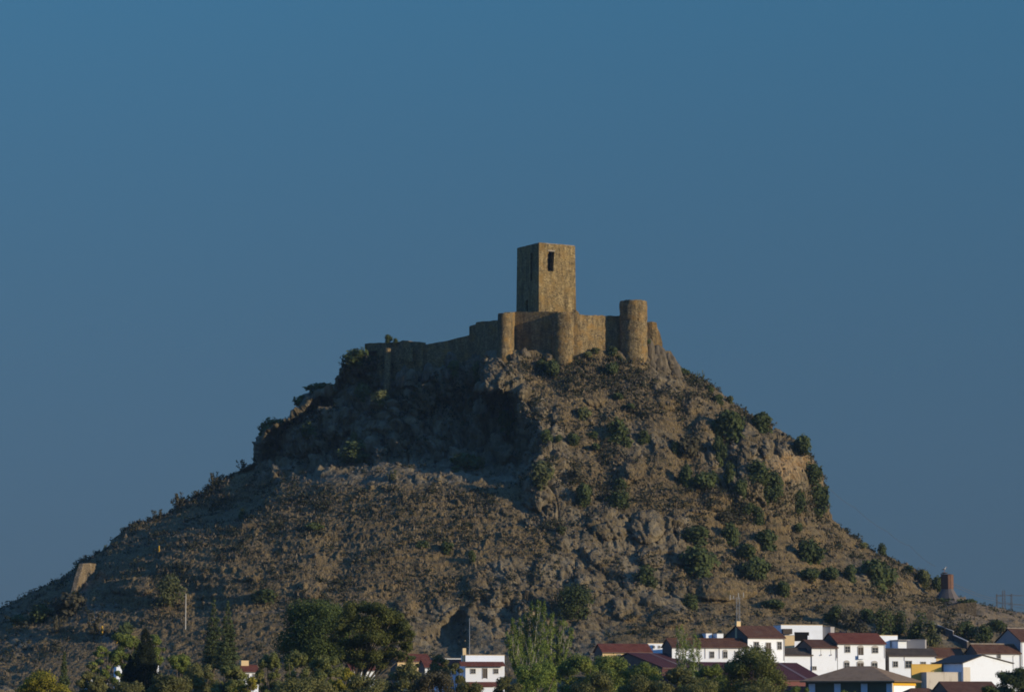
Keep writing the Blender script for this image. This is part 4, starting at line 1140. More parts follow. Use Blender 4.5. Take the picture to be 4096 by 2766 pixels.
    def pipe(s, u, v0, v1):
        x = s.lx(u, v0); mb = MB(); mb.bar((x, -.1, s.lz(u, v1)), (x, -.1, s.lz(u, v0)), .05, 6); return mb.build('drainpipe', M['pipe'], s.root)
    def side_box(s, y0, y1, z0, z1, name, mat, t=.06):
        mb = MB(); mb.box(s.W + .003, s.W + t, y0, y1, z0, z1); return mb.build(name, M[mat], s.root)

a6 = lambda x, y: (2300 + .3873 * x, 2350 + .3873 * y)
a7 = lambda x, y: (3100 + .4286 * x, 2350 + .4286 * y)
AL = 31
# --- left group of the terrace
h = House('shed', 2410, 2606, 2604, 2640, 716, 16, 6.5, 'cream shed with a red tiled roof behind the maroon barn', 'shed').gable(1.7, 'cream', 'tile_red')
h.win(2470, 2482, 2616, 2630)
h = House('house', 2590, 2663, 2572, 2608, 740, 16, 5, 'small flat white house above the cream shed').flat('white', 'cream')
h.win(2612, 2618, 2582, 2588); h.win(2634, 2640, 2582, 2588)
h = House('house', 2688, 2990, 2584, 2635, 719, 17, 6.6, 'long low white house with a red-brown roof').gable(1.75, 'white', 'tile_brown', ridge='tile_brown')
for u in (2840, 2893, 2940): h.win(u, u + 15, 2605, 2628, arch=(u == 2893))
h.pipe(2820, 2586, 2632); h.pipe(2877, 2586, 2632)
h = House('house', 2991, 3137, 2546, 2645, 725.5, 31, 9.5, 'tall white house with balconies and a dark brown roof').gable(2.6, 'white', 'tile_brown')
h.win(3016, 3034, 2566, 2596); h.win(3064, 3082, 2569, 2606, 'door'); h.balcony(3059, 3087, 2594, 2609); h.win(3110, 3125, 2566, 2594)
h.balcony(3011, 3038, 2586, 2600)
h.chimney(2990, 3006, 2482, 4.4, 'cream'); h.pipe(3134, 2550, 2640)
hm = h
h = House('outbuilding', 2824, 2848, 2532, 2552, surf(2836, 2556) - .6, 20, 2.5, 'little white hut wall left of a second one on the hill foot', 'hut', 'small white huts above the long house', 1.2).flat('white')
h = House('outbuilding', 2868, 2893, 2533, 2550, surf(2880, 2556) - .6, 20, 2.5, 'little white hut wall right of the other one on the hill foot', 'hut', 'small white huts above the long house', 1.2).flat('white')
# upper white house with the terrace opening
h = House('house', 3124, 3290, 2498, 2566, 768, 14, 6, 'topmost white house with a long flat parapet and a dark terrace opening').flat('white', 'cream')
mb = MB(); x0, x1 = h.lx(3127, 2520), h.lx(3164, 2520); mb.box(x0, x1, -1.0, -.003, h.lz(3140, 2534), h.lz(3140, 2513)); mb.build('awning', M['wood'], h.root)
mb = MB(); x0, x1 = h.lx(3178, 2540), h.lx(3236, 2540); mb.box(x0, x1, -.05, -.003, h.lz(3200, 2562), h.lz(3200, 2526)); mb.build('terrace_opening', M['void'], h.root)
mb = MB(); x0, x1 = h.lx(3229, 2540), h.lx(3240, 2540); mb.box(x0, x1, -.35, -.06, h.lz(3234, 2562), h.lz(3234, 2540)); mb.build('pillar', M['white'], h.root)
h = House('outbuilding', 3284, 3322, 2507, 2545, 772, -20, 4, 'grey lean-to at the right end of the topmost white house', 'shed').flat('greywall', 'greywall')
h = House('outbuilding', 3139, 3178, 2540, 2582, 746, 10, 2, 'bare stone-coloured wall stub right of the tall white house', 'wall', 'village walls').flat('cream')
# middle of the terrace
h = House('house', 3139, 3248, 2617, 2655, 731.5, 19, 5.5, 'low white house with a grey weathered roof between two taller ones').gable(1.35, 'white', 'tile_grey', .3, ridge='tile_grey')
h = House('house', 3247, 3348, 2587, 2692, 733.5, 21, 8.5, 'white two-storey house with wall lamps and a brown roof').gable(1.75, 'white', 'tile_brown')
for u in (3283, 3323):
    mb = MB(); x = h.lx(u, 2600); z = h.lz(u, 2620); mb.bar((x, -.02, z), (x, -.35, z + .3), .04); mb.bar((x, -.35, z + .3), (x, -.35, z + .05), .10); mb.bar((x, -.03, z), (x, -.03, z + 1.5), .03); mb.build('wall_lamp', M['pipe'], h.root)
h.win(3250, 3264, 2664, 2676); h.pipe(3343, 2590, 2640)
h = House('house', 3350, 3540, 2570, 2672, 736, 22, 8.5, 'large white house with a bright red tiled roof and three upper openings').gable(2.35, 'white', 'tile_red')
h.win(3380, 3399, 2584, 2606, arch=True); h.win(3432, 3452, 2588, 2630, 'door', arch=True); h.balcony(3429, 3455, 2618, 2632, True); h.win(3489, 3511, 2589, 2608, arch=True)
h.win(3377, 3396, 2648, 2672, arch=True); h.win(3429, 3453, 2650, 2674, 'door', arch=True); h.win(3487, 3508, 2650, 2674, arch=True); h.pipe(3346.5, 2574, 2630); h.pipe(3537, 2574, 2630)
h = House('house', 3498, 3590, 2540, 2590, 756, 18, 6, 'white flat house rising behind the right end of the red-roofed house').flat('white', 'cream')
h.win(3562, 3580, 2560, 2584)
h = House('outbuilding', 3592, 3626, 2562, 2588, 754, 20, 4, 'small white cube with a blue-grey awning behind the grey roof', 'house').flat('white')
mb = MB(); mb.box(-.3, h.W + .6, -.9, h.D, h.H + .15, h.H + .32); mb.build('awning', M['greywall'], h.root)
h = House('outbuilding', 3626, 3700, 2558, 2592, 758, -14, 3, 'shaded grey garden wall behind the brown roof', 'wall', 'village walls').flat('greywall', 'greywall')
h = House('house', 3556, 3744, 2619, 2665, 741.5, 16, 5, 'low white house with a weathered grey roof right of the red-roofed one').gable(1.55, 'white', 'tile_grey', .3)
h.win(3573, 3590, 2644, 2664); h.win(3622, 3646, 2642, 2668); h.win(3684, 3702, 2646, 2655); h.win(3726, 3738, 2648, 2657); h.pipe(3617, 2622, 2640)
h = House('house', 3745, 3858, 2625, 2660, 745, 17, 5.5, 'cream-walled house with a long brown roof beside the grey-roofed one').gable(1.9, 'cream', 'tile_brown', .3, ridge='tile_brown')
h = House('house', 3909, 4081, 2609, 2690, 744, 20, 6.0, 'white house with pale ridge tiles and one small window at the right').gable(2.0, 'white', 'tile_brown', .35, ridge='cap')
h.win(3989, 4001, 2613, 2630); h.pipe(4079, 2614, 2670)
mb = MB(); x = h.lx(4052, 2640); mb.bar((x, -.06, h.lz(4052, 2670)), (x, -.06, h.lz(4052, 2622)), .04); mb.bar((x, -.06, h.lz(4052, 2622)), (x + .25, -.4, h.lz(4052, 2619)), .05); mb.build('street_lamp_arm', M['pipe'], h.root)
h = House('house', 4083, 4250, 2562, 2665, 748, 24, 11, 'white house cut off by the right edge, with a shaded grey gable').gable(3.0, 'white', 'tile_brown', .3, ridge='cap')
h.pipe(4087, 2566, 2660); h.win(4120, 4140, 2590, 2615)
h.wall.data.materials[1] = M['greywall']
# --- front row
h = House('barn', 2648, 2900, 2668, 2700, 706, 46, 21, 'big maroon barn with a shaded gable behind the trees', 'barn', 'maroon barns').gable(3.3, 'maroonwall', 'metal_red', .3)
for x in (h.W * .32, h.W * .78):
    mb = MB(); k = 3.3 / 10.5; mb.add([(x, -.2, h.H - .2 * k + .24), (x + .9, -.2, h.H - .2 * k + .24), (x + .9, 10.3, h.H + 10.3 * k + .24), (x, 10.3, h.H + 10.3 * k + .24), (x, -.2, h.H - .2*k + .27), (x + .9, -.2, h.H - .2*k + .27), (x + .9, 10.3, h.H + 10.3*k + .27), (x, 10.3, h.H + 10.3*k + .27)], [(4,5,6,7),(0,1,5,4),(1,2,6,5),(2,3,7,6),(3,0,4,7)]); mb.build('skylight_strip', M['strip'], h.roof)
h = House('barn', 2905, 3300, 2717, 2766, 690, 36, 20, 'second maroon barn with a pink wall behind the tan-roofed house', 'barn', 'maroon barns').gable(3.9, 'pinkwall', 'metal_red', .3)
for x in (h.W * .40, h.W * .80):
    mb = MB(); k = 3.9 / 10.; mb.add([(x, -.2, h.H - .2*k + .24), (x + 1., -.2, h.H - .2*k + .24), (x + 1., 9.8, h.H + 9.8*k + .24), (x, 9.8, h.H + 9.8*k + .24), (x, -.2, h.H - .2*k + .27), (x + 1., -.2, h.H - .2*k + .27), (x + 1., 9.8, h.H + 9.8*k + .27), (x, 9.8, h.H + 9.8*k + .27)], [(4,5,6,7),(0,1,5,4),(1,2,6,5),(2,3,7,6),(3,0,4,7)]); mb.build('skylight_strip', M['strip'], h.roof)
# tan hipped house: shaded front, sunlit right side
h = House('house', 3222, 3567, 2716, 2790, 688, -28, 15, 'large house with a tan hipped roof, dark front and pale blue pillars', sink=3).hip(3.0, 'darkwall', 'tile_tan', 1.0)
for u in (3248, 3350, 3457, 3559):
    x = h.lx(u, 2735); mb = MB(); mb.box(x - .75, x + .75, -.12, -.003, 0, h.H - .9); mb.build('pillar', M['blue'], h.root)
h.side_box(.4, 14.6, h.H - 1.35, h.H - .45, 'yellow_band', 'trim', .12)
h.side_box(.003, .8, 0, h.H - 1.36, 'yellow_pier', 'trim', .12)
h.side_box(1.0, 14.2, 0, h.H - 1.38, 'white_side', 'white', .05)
mb = MB(); mb.bar((h.W + .15, -.15, 0), (h.W + .15, -.15, h.H - .4), .06, 6); mb.build('drainpipe', M['metal'], h.root)
h = House('house', 3620, 3800, 2788, 2800, 668, 14, 9, 'low brown-tiled roof at the bottom edge below the yellow band', sink=3).hip(2.1, 'white', 'tile_brown', .6, 3.2)
h = House('house', 3806, 4010, 2780, 2800, 668, 14, 13, 'brown roof at the bottom edge beside the dark tree', sink=3).gable(2.9, 'white', 'tile_brown', .5)
# yellow wall, grimy shed and the big white gable
h = House('yard_wall', 3646, 3766, 2656, 2692, 703, 12, .5, 'yellow plastered yard wall between the roofs', 'wall', 'village walls').flat('yellowwall', 'yellowwall')
h = House('shed', 3706, 3856, 2688, 2742, 700, 12, 5, 'low stained whitewashed shed left of the big white gable', 'shed').flat('stained', 'stained')
h = House('house', 3852, 4050, 2650, 2745, 701, 26, 12, 'big plain white gable wall with a dark roof edge').gablefront(1.75, 'white', 'wood', .35, .40)  # roof coloured near-black to stand for its shaded underside, not real wood
mb = MB(); mb.box(.02, .02 + h.W * .14, -.03, -.003, 0, h.H - .9); mb.build('stained_plaster', M['stained'], h.root)
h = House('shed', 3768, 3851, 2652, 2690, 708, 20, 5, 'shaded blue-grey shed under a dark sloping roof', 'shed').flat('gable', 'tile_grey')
# dark sloping boundary wall with a pale coping
def run_wall(pts, thick, name, mat, label, cope=None, group='village walls', sink=3., cat='wall'):
    base = P(*pts[0][:2], pts[0][3]); root = tag(empty(name, tuple(base)), label, cat, group, 'thing')
    mb = MB(); cb = MB()
    for a, b in zip(pts[:-1], pts[1:]):
        A, B_ = P(a[0], a[1], a[3]) - base, P(b[0], b[1], b[3]) - base
        zA, zB = (P(a[0], a[2], a[3]) - base).z - sink, (P(b[0], b[2], b[3]) - base).z - sink
        d = (B_ - A); d.z = 0; n = Vector((-d.y, d.x, 0)).normalized() * thick
        if n.y < 0: n = -n
        mb.add([(A.x, A.y, zA), (B_.x, B_.y, zB), B_, A, (A.x + n.x, A.y + n.y, zA), (B_.x + n.x, B_.y + n.y, zB), B_ + n, A + n], [(0,1,2,3),(3,2,6,7),(5,4,7,6),(1,5,6,2),(4,0,3,7)])
        if cope:
            o = n * .15; u_ = Vector((0, 0, .003)); t_ = Vector((0, 0, .18))
            q = [A - o + u_, B_ - o + u_, B_ + n + o + u_, A + n + o + u_]; cb.add(q + [x + t_ for x in q], [(0,1,5,4),(1,2,6,5),(2,3,7,6),(3,0,4,7),(4,5,6,7)])
    mb.build('wall', M[mat], root)
    if cope: cb.build('coping', M[cope], root)
    return root
ya, yb2, yc2 = surf(3722, 2520) - .8, surf(3812, 2556) - .8, surf(3868, 2590) - .8
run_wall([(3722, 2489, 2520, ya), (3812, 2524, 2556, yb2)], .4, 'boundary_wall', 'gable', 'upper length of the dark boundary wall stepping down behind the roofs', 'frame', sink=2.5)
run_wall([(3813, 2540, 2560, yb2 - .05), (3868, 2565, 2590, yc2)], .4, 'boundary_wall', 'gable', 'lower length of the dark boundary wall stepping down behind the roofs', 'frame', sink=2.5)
# --- left part of the village, among the trees
h = House('house', 1862, 2016, 2660, 2722, 690, 12, 7, 'white house with a red roof strip and small square windows among the trees').flat('white')
mb = MB(); x0, x1 = h.lx(1840, 2650), h.lx(2018, 2650); mb.add([(x0, -.9, h.H - .15), (x1, -.9, h.H - .15), (x1, 1.1, h.H + .75), (x0, 1.1, h.H + .75), (x0, -.9, h.H), (x1, -.9, h.H), (x1, 1.1, h.H + .92), (x0, 1.1, h.H + .92)], [(3,2,1,0),(4,5,6,7),(0,1,5,4),(1,2,6,5),(2,3,7,6),(3,0,4,7)]); h.roof2 = mb.build('tiled_canopy', M['tile_red'], h.root)
h.win(1884, 1901, 2674, 2690); h.win(1932, 1948, 2672, 2710, 'door'); h.win(1976, 1992, 2674, 2690)
mb = MB(); x0, x1 = h.lx(1850, 2740), h.lx(2000, 2740); z_ = h.lz(1920, 2732); mb.add([(x0, -2.6, z_ - .7), (x1, -2.6, z_ - .7), (x1, -.003, z_ + .25), (x0, -.003, z_ + .25), (x0, -2.6, z_ - .55), (x1, -2.6, z_ - .55), (x1, -.003, z_ + .4), (x0, -.003, z_ + .4)], [(3,2,1,0),(4,5,6,7),(0,1,5,4),(1,2,6,5),(2,3,7,6),(3,0,4,7)]); mb.build('porch_roof', M['tile_red'], h.root)
mb = MB(); mb.box(x0 + .5, x1 - .3, -2.3, -.006, 0, z_ - .75); mb.build('porch_wall', M['white'], h.root)
h = House('house', 1862, 2018, 2619, 2665, 699, 12, 5, 'white upper storey with a flat parapet behind the red roof strip').flat('white', 'cream')
mb = MB(); x0, x1 = h.lx(1853, 2600), h.lx(1866, 2600); mb.box(x0, x1, .5, 1.3, h.H - 2, h.lz(1860, 2590)); mb.build('chimney', M['cream'], h.root)
h = House('house', 1700, 1860, 2664, 2722, 700, 16, 6, 'white house with a red-brown roof mostly hidden by bushes left of the square-windowed one').gable(1.5, 'white', 'tile_red')
h.win(1760, 1772, 2680, 2694); h.win(1810, 1822, 2680, 2694)
h = House('house', 1590, 1720, 2640, 2690, 712, 18, 6, 'pale cream house with a red roof glimpsed behind the big pine').gable(1.4, 'cream', 'tile_red')
h = House('house', 1735, 1850, 2632, 2664, 722, 14, 5, 'white wall glimpsed behind the bushes above the hidden red roof').flat('white')
h = House('house', 1400, 1500, 2676, 2720, 690, 14, 6, 'white house with a dark red roof glimpsed under the leaning pine').gable(1.3, 'white', 'tile_red')
h = House('house', 955, 1034, 2682, 2740, 690, 18, 5.5, 'small white house with a red roof and a box on top, left of the pines').gable(1.25, 'white', 'tile_red')
mb = MB(); x0, x1 = h.lx(974, 2640), h.lx(1004, 2640); mb.box(x0, x1, 2.2, 4.2, h.H + .3, h.lz(990, 2639)); mb.build('roof_room', M['cream'], h.root)
h.win(985, 995, 2694, 2710); h.win(1012, 1022, 2694, 2710)
h = House('house', 352, 430, 2708, 2730, 690, 16, 5, 'white house glimpsed through leaves at the far left').flat('white')
h = House('house', 466, 488, 2658, 2672, 700, 16, 4, 'small white wall glimpsed beside the dark cypress', sink=1.5).flat('white')
h = House('house', 618, 636, 2610, 2630, 712, 16, 3, 'tiny white hut right of the dark cypress', 'hut').flat('white')

# --- ruined brick chimney
def brick_chimney():
    y = surf(3790, 2392) - .5; s = mpp(y); c = P(3790, 2404, y)
    root = tag(empty('ruined_chimney', tuple(c)), 'ruined red brick chimney on a flared stone base at the right end of the hill', 'chimney')
    mb = MB(); prof = [(-30., 72), (-4, 62), (12, 50), (28, 39), (40, 31), (50, 25.5)]
    rs = random.Random(4); n = 16
    for z, wd in prof:
        for k in range(n):
            a = 2 * math.pi * k / n; q = 1 / max(abs(math.cos(a + .5)), abs(math.sin(a + .5))) ** .75
            mb.v.append((wd * s * q * .86 * math.cos(a) * (1 + .03 * rs.random()), wd * s * q * .86 * math.sin(a), z * s))
    for i in range(len(prof) - 1):
        for k in range(n): mb.f.append((i*n+k, i*n+(k+1) % n, (i+1)*n+(k+1) % n, (i+1)*n+k))
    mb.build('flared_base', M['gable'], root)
    t = NT('old_brick'); b = t.n('ShaderNodeTexBrick'); b.inputs['Scale'].default_value = 3.2; b.inputs['Color1'].default_value = (.135, .066, .046, 1); b.inputs['Color2'].default_value = (.105, .054, .040, 1); b.inputs['Mortar'].default_value = (.15, .10, .07, 1)
    mp = t.n('ShaderNodeTexCoord'); t.l(mp.outputs['Object'], b.inputs['Vector']); n1 = t.noise(t.coord(), 1.5, 3)
    mat = t.done(t.mix(t.val(n1, .5, .75, 0, .6), b.outputs['Color'], (.22, .12, .06)), .95)
    mb = MB(); al = .5; rows = 10
    for i in range(rows + 1):
        z = 50 + (110 - 50) * i / rows; wd = 25.2 + (1.2 if i == rows else 0)
        for k in range(12):
            a = 2 * math.pi * k / 12; q = 1 / max(abs(math.cos(a + al)), abs(math.sin(a + al))) ** .85
            zz = z + (rs.random() * 6 - 3 if i == rows else 0)
            mb.v.append((wd * s * .9 * q * math.cos(a), wd * s * .9 * q * math.sin(a), zz * s))
    for i in range(rows):
        for k in range(12): mb.f.append((i*12+k, i*12+(k+1) % 12, (i+1)*12+(k+1) % 12, (i+1)*12+k))
    mb.f.append(tuple(rows * 12 + k for k in range(12)))
    mb.build('brick_shaft', mat, root)
    return c + Vector((0, 0, 110 * s)), s, y
ctop, cs, cy = brick_chimney()
# stork nest and stork
t = NT('twigs'); M['twig'] = t.done((.07, .055, .04), .95)
mb = MB(); rs = random.Random(3)
for k in range(46):
    a = rs.random() * 6.28; q = .3 + .5 * rs.random()
    p = Vector((math.cos(a) * q, math.sin(a) * q, rs.random() * .4)); d = Vector((-math.sin(a), math.cos(a), rs.random() * .5 - .2)) * .45
    mb.bar(p - d, p + d, .03)
tag(mb.build('stork_nest', M['twig'], loc=tuple(ctop + Vector((-.75, 0, .05)))), 'twiggy stork nest on the left rim of the ruined brick chimney', 'nest')
M['birdwhite'] = NT('white_plumage').done((.45, .43, .40), .8); M['birddark'] = NT('dark_plumage').done((.03, .028, .03), .8); M['beak'] = NT('orange_beak').done((.35, .09, .03), .6)
def stork(loc, rz, label, sc=1., dark=False, group=None):
    root = tag(empty('stork', tuple(loc), rz), label, 'bird', group); root.scale = (sc,) * 3
    body = MB(); body.tube([(-.42, 0, .62), (-.25, 0, .72), (0, 0, .78), (.2, 0, .86), (.28, 0, 1.0), (.30, 0, 1.16), (.36, 0, 1.24), (.46, 0, 1.24), (.52, 0, 1.22)], [.04, .13, .17, .13, .07, .05, .07, .06, .025], 10)
    body.build('body', M['birddark' if dark else 'birdwhite'], root, True)
    w_ = MB()
    for s in (-1, 1): w_.tube([(.12, s * .13, .84), (-.1, s * .17, .78), (-.38, s * .10, .64), (-.52, s * .05, .56)], [.05, .10, .07, .02], 7)
    w_.build('wings', M['birddark'], root, True)
    b_ = MB(); b_.tube([(.50, 0, 1.22), (.78, 0, 1.14)], [.028, .006], 6); b_.build('beak', M['beak'], root)
    for s in (-1, 1):
        l_ = MB(); l_.tube([(-.02, s * .07, .66), (.03, s * .07, .34), (0, s * .07, 0), (.12, s * .07, 0)], [.03, .02, .018, .012], 5); l_.build('leg', M['beak'], root)
stork(ctop + Vector((-.75, 0, .42)), .3, 'white stork standing in the nest on the brick chimney', 1.25)
yb_ = surf(3690, 2338) + 1.0
pb = P(3684, 2287, yb_)
stork(pb, 2.6, 'left one of two dark birds perched on a bush top near the brick chimney', .85, True, 'birds perched on the bush')
stork(pb + Vector((.95, .1, .02)), .4, 'right one of two dark birds perched on a bush top near the brick chimney', .85, True, 'birds perched on the bush')

# --- retaining walls, path posts, poles, masts
yr_ = surf(380, 2292) - .5; yl_ = min(surf(306, 2372) - .6, yr_ - 3.4)
mixy = lambda f: yl_ + (yr_ - yl_) * f
run_wall([(302, 2364, 2382, yl_), (316, 2308, 2368, mixy(.2)), (334, 2253, 2335, mixy(.45)), (358, 2250, 2316, mixy(.75)), (384, 2253, 2298, yr_)], 1.2, 'retaining_wall', 'stonewall', 'tan stone retaining wall beside the path at the left skyline', None, 'dry stone walls')
yR = surf(1000, 2105) - .5
run_wall([(950, 2094, 2120, yR + .8), (970, 2092, 2120, yR), (1062, 2091, 2105, yR - .4)], .8, 'retaining_wall', 'stonewall', 'low ochre stone wall on the left shoulder of the hill', None, 'dry stone walls')
yR = surf(3830, 2440) - 1.6
run_wall([(3786, 2425, 2470, yR + .5), (3830, 2412, 2462, yR), (3905, 2406, 2450, yR - .6)], .8, 'retaining_wall', 'stonewall', 'sunlit tan terrace wall below the ruined chimney', None, 'dry stone walls')
yR = surf(3725, 2470) - 1.4
run_wall([(3708, 2440, 2485, yR), (3732, 2436, 2482, yR - .3)], .8, 'retaining_wall', 'stonewall', 'short tan wall end above the dark boundary wall', None, 'dry stone walls')
M['post'] = NT('yellow_paint').done((.42, .25, .02), .6)
def post(u, v, h, label, w=7):
    y = surf(u, v) - .8; p = P(u, v, y); s = mpp(y)
    mb = MB(); mb.tube([(0, 0, -.5), (0, 0, h * s * .85), (0, 0, h * s * .93), (0, 0, h * s)], [w * s * .5, w * s * .46, w * s * .4, w * s * .15], 8)
    tag(mb.build('path_post', M['post'], loc=tuple(p)), label, 'post', 'yellow posts along the path')
post(636, 2198, 18, 'single yellow post high on the left slope', 6)
post(305, 2332, 26, 'yellow post beside the middle of the stone retaining wall')
post(294, 2388, 24, 'yellow post at the foot of the stone retaining wall', 8)
post(408, 2530, 30, 'tallest yellow post, beside the lower path', 9)
post(467, 2568, 22, 'yellow post just above the yellow-green trees at the lower left', 6)
M['whitepole'] = NT('white_paint').done((.48, .46, .42), .6)
def pole(u, vt, vb, r_, mat, label, arm=False, Y=None):
    y = Y or surf(u, vb) - .4; b = P(u, vb, y); tp = P(u, vt, y)
    mb = MB(); mb.tube([(0, 0, -.8), (0, 0, (tp.z - b.z) * .5), (0, 0, tp.z - b.z)], [r_ * 1.2, r_, r_ * .8], 8)
    root = tag(empty('pole', tuple(b)), label, 'pole', 'poles at the foot of the hill')
    mb.build('shaft', M[mat], root)
    if arm:
        mb = MB(); mb.box(-.5, .5, -.05, .05, tp.z - b.z - .3, tp.z - b.z - .2); mb.bar((-.4, 0, tp.z - b.z - .2), (-.4, 0, tp.z - b.z), .04); mb.bar((.4, 0, tp.z - b.z - .2), (.4, 0, tp.z - b.z), .04); mb.build('crossarm', M['wood'], root)
pole(742, 2372, 2508, .11, 'whitepole', 'bare white pole at the lower left below the round olive-green tree')
pole(2231, 2322, 2430, .14, 'pipe', 'brown wooden pole left of the large round dark tree', True)
# antenna on the square-windowed house
ap = P(1878, 2612, 700)
root = tag(empty('antenna_mast', tuple(ap)), 'tall thin aerial mast above the square-windowed white house', 'antenna')
zt_ = P(1878, 2470, 700).z - ap.z
mb = MB(); mb.tube([(0, 0, -1.5), (0, 0, zt_ * .6), (0, 0, zt_)], [.09, .07, .05], 6); mb.build('mast', M['metal'], root)
mb = MB(); za = P(1878, 2586, 700).z - ap.z
mb.bar((-.5, 0, za), (1.1, 0, za), .03)
for k in range(6): mb.bar((-.4 + k * .28, -.35, za), (-.4 + k * .28, .35, za), .02)
mb.build('aerial', M['metal'], root)
# lattice mast beside the tall house chimney
yl = 741.; lb = P(2953, 2500, yl); zt_ = P(2953, 2388, yl).z - lb.z
root = tag(empty('lattice_mast', tuple(lb)), 'tall lattice radio mast rising from the chimney of the tall white house', 'mast')
mb = MB(); hw = .42
C4 = [(-hw, -hw), (hw, -hw), (hw, hw), (-hw, hw)]
for x, y in C4: mb.bar((x, y, -4.0), (x * .9, y * .9, zt_), .045)
nseg = 12
for k in range(nseg):
    z0, z1 = -1 + (zt_ + 1) * k / nseg, -1 + (zt_ + 1) * (k + 1) / nseg
    for i in range(4):
        a, b = C4[i], C4[(i + 1) % 4]
        mb.bar((a[0], a[1], z0), (b[0], b[1], z1), .025); mb.bar((a[0], a[1], z1), (b[0], b[1], z1), .02)
mb.build('lattice_frame', M['metal'], root)
mb = MB()
for x, zz, ln in ((-1.9, zt_ - .6, 1.2), (-1.1, zt_ - .3, .7), (0.1, zt_ - .2, 1.3), (1.3, zt_, 1.2)):
    mb.bar((x, 0, zz), (x, 0, zz + ln), .10, 6)
mb.bar((-1.9, 0, zt_ - .3), (1.3, 0, zt_ - .3), .04)
mb.build('panel_antennas', M['frame'], root)
# --- far pylons and wires
def pylon(u, vt, vb, Y, arms, label, wmul=1.):
    b = P(u, vb, Y); s = mpp(Y); H = (vb - vt) * s
    root = tag(empty('pylon', tuple(b)), label, 'pylon', 'steel pylons beyond the saddle')
    mb = MB(); w0, w1 = 15 * s * wmul, 9 * s * wmul; n = 9; rr = .75 * s
    def cr(f): ww = (w0 + (w1 - w0) * f); return [(-ww, -ww, f * H), (ww, -ww, f * H), (ww, ww, f * H), (-ww, ww, f * H)]
    for k in range(4): mb.bar((cr(0)[k][0], cr(0)[k][1], -25 * s - 6), cr(1)[k], rr)
    for k in range(n):
        a, c = cr(k / n), cr((k + 1) / n)
        for i in range(4): mb.bar(a[i], c[(i + 1) % 4], rr * .6); mb.bar(c[i], c[(i + 1) % 4], rr * .6)
    mb.build('lattice_frame', M['pylon'], root)
    for f, ln in arms:
        mb = MB(); mb.bar((-ln[0] * s, 0, f * H), (ln[1] * s, 0, f * H), rr * 1.2); mb.bar((-ln[0] * s, 0, f * H), (0, 0, f * H + 5 * s), rr * .8); mb.bar((ln[1] * s, 0, f * H), (0, 0, f * H + 5 * s), rr * .8); mb.build('crossarm', M['pylon'], root)
    return b, s, H
M['pylon'] = NT('weathered_steel').done((.10, .085, .075), .7)
pylon(4016, 2360, 2470, 1500, [(.82, (28, 30)), (.52, (26, 28)), (.25, (26, 26))], 'tallest steel pylon on the saddle at the right edge', .5)
pylon(3988, 2374, 2460, 1560, [(.9, (3, 22)), (.6, (3, 18)), (.3, (3, 18))], 'thin pylon left of the tallest on the saddle', .2)
pylon(4047, 2374, 2470, 1560, [(.93, (16, 50)), (.55, (14, 50)), (.25, (14, 50))], 'thin pylon right of the tallest on the saddle', .25)
def wire(pts, r_, label, name='power_line', seg=16, sag=.0, cat='cable', group='wires on the right skyline'):
    V = []
    for a, b in zip(pts[:-1], pts[1:]):
        A, B_ = P(*a), P(*b)
        for k in range(seg + (1 if b is pts[-1] else 0)):
            f = k / seg; q = A.lerp(B_, f); q.z -= sag * 4 * f * (1 - f); V.append(q)
    o0 = V[0].copy(); mb = MB(); mb.tube([q - o0 for q in V], [r_] * len(V), 5)
    tag(mb.build(name, M['pylon'], loc=tuple(o0)), label, cat, group)
wire([(3300, 1935, 880), (3420, 2030, 890), (3550, 2125, 896), (3640, 2182, 898), (3742, 2264, 900)], .035, 'long thin cable sagging down from the ochre cliff to the brick chimney', sag=.6)
wire([(3812, 2330, 905), (3988, 2392, 1560), (4150, 2428, 1560)], .05, 'upper wire running from the brick chimney to the pylons', sag=.8)
wire([(3812, 2340, 905), (3988, 2402, 1560), (4150, 2440, 1560)], .05, 'lower wire running from the brick chimney to the pylons', sag=.8)
wire([(3690, 2300, 905), (3752, 2320, 903)], .04, 'short wire between the bird bush and the brick chimney', sag=.2)
# ------------------------------------------------------------------ trees of the foreground belt
def gz(u, v, Y):
    """ground under a foreground tree: the plain, or the hill foot where it rises above it"""
    x = P(u * K, v * K, Y).x
    m = (np.abs(fp[:, 0] - x) < 3) & (np.abs(fp[:, 1] - Y) < 3)
    return max(-1.7, float(fp[m, 2].mean())) if m.any() else -1.7

def tree_root(u, vt, Y, name, label, group):
    p = P(u * K, vt * K, Y); g = gz(u, vt, Y)
    root = tag(empty(name, (p.x, Y, g)), label, 'tree', group)
    return root, p.z - g, mpp(Y) * K            # root, total height, metres per 2323-pixel

def crown(root, lob, n, leaf, mat, seed, up=0., squash=1., core=.25, name='crown'):
    r = np.random.default_rng(seed)
    v, q = leaf_cloud(lob, int(n * 1.9), leaf * .68, r, up, squash, core)
    return mesh_np(name, v, q, mat=M[mat], parent=root)

def trunk(root, paths, mat='bark', name='trunk'):
    mb = MB()
    for pts_, rad in paths: mb.tube(pts_, rad, 7)
    return mb.build(name, M[mat], root, True)

def puffs(r, n, shape, s0, s1):
    """clumps of foliage spread over the outside of a silhouette shape(z01, a) -> radius"""
    out = []
    for k in range(n):
        z = r.random(); a = r.random() * 6.283; rad = shape(z, a) * (.45 + .55 * r.random() ** .5)
        s = s0 + (s1 - s0) * r.random()
        out.append((math.cos(a) * rad, math.sin(a) * rad, z, s))
    return out

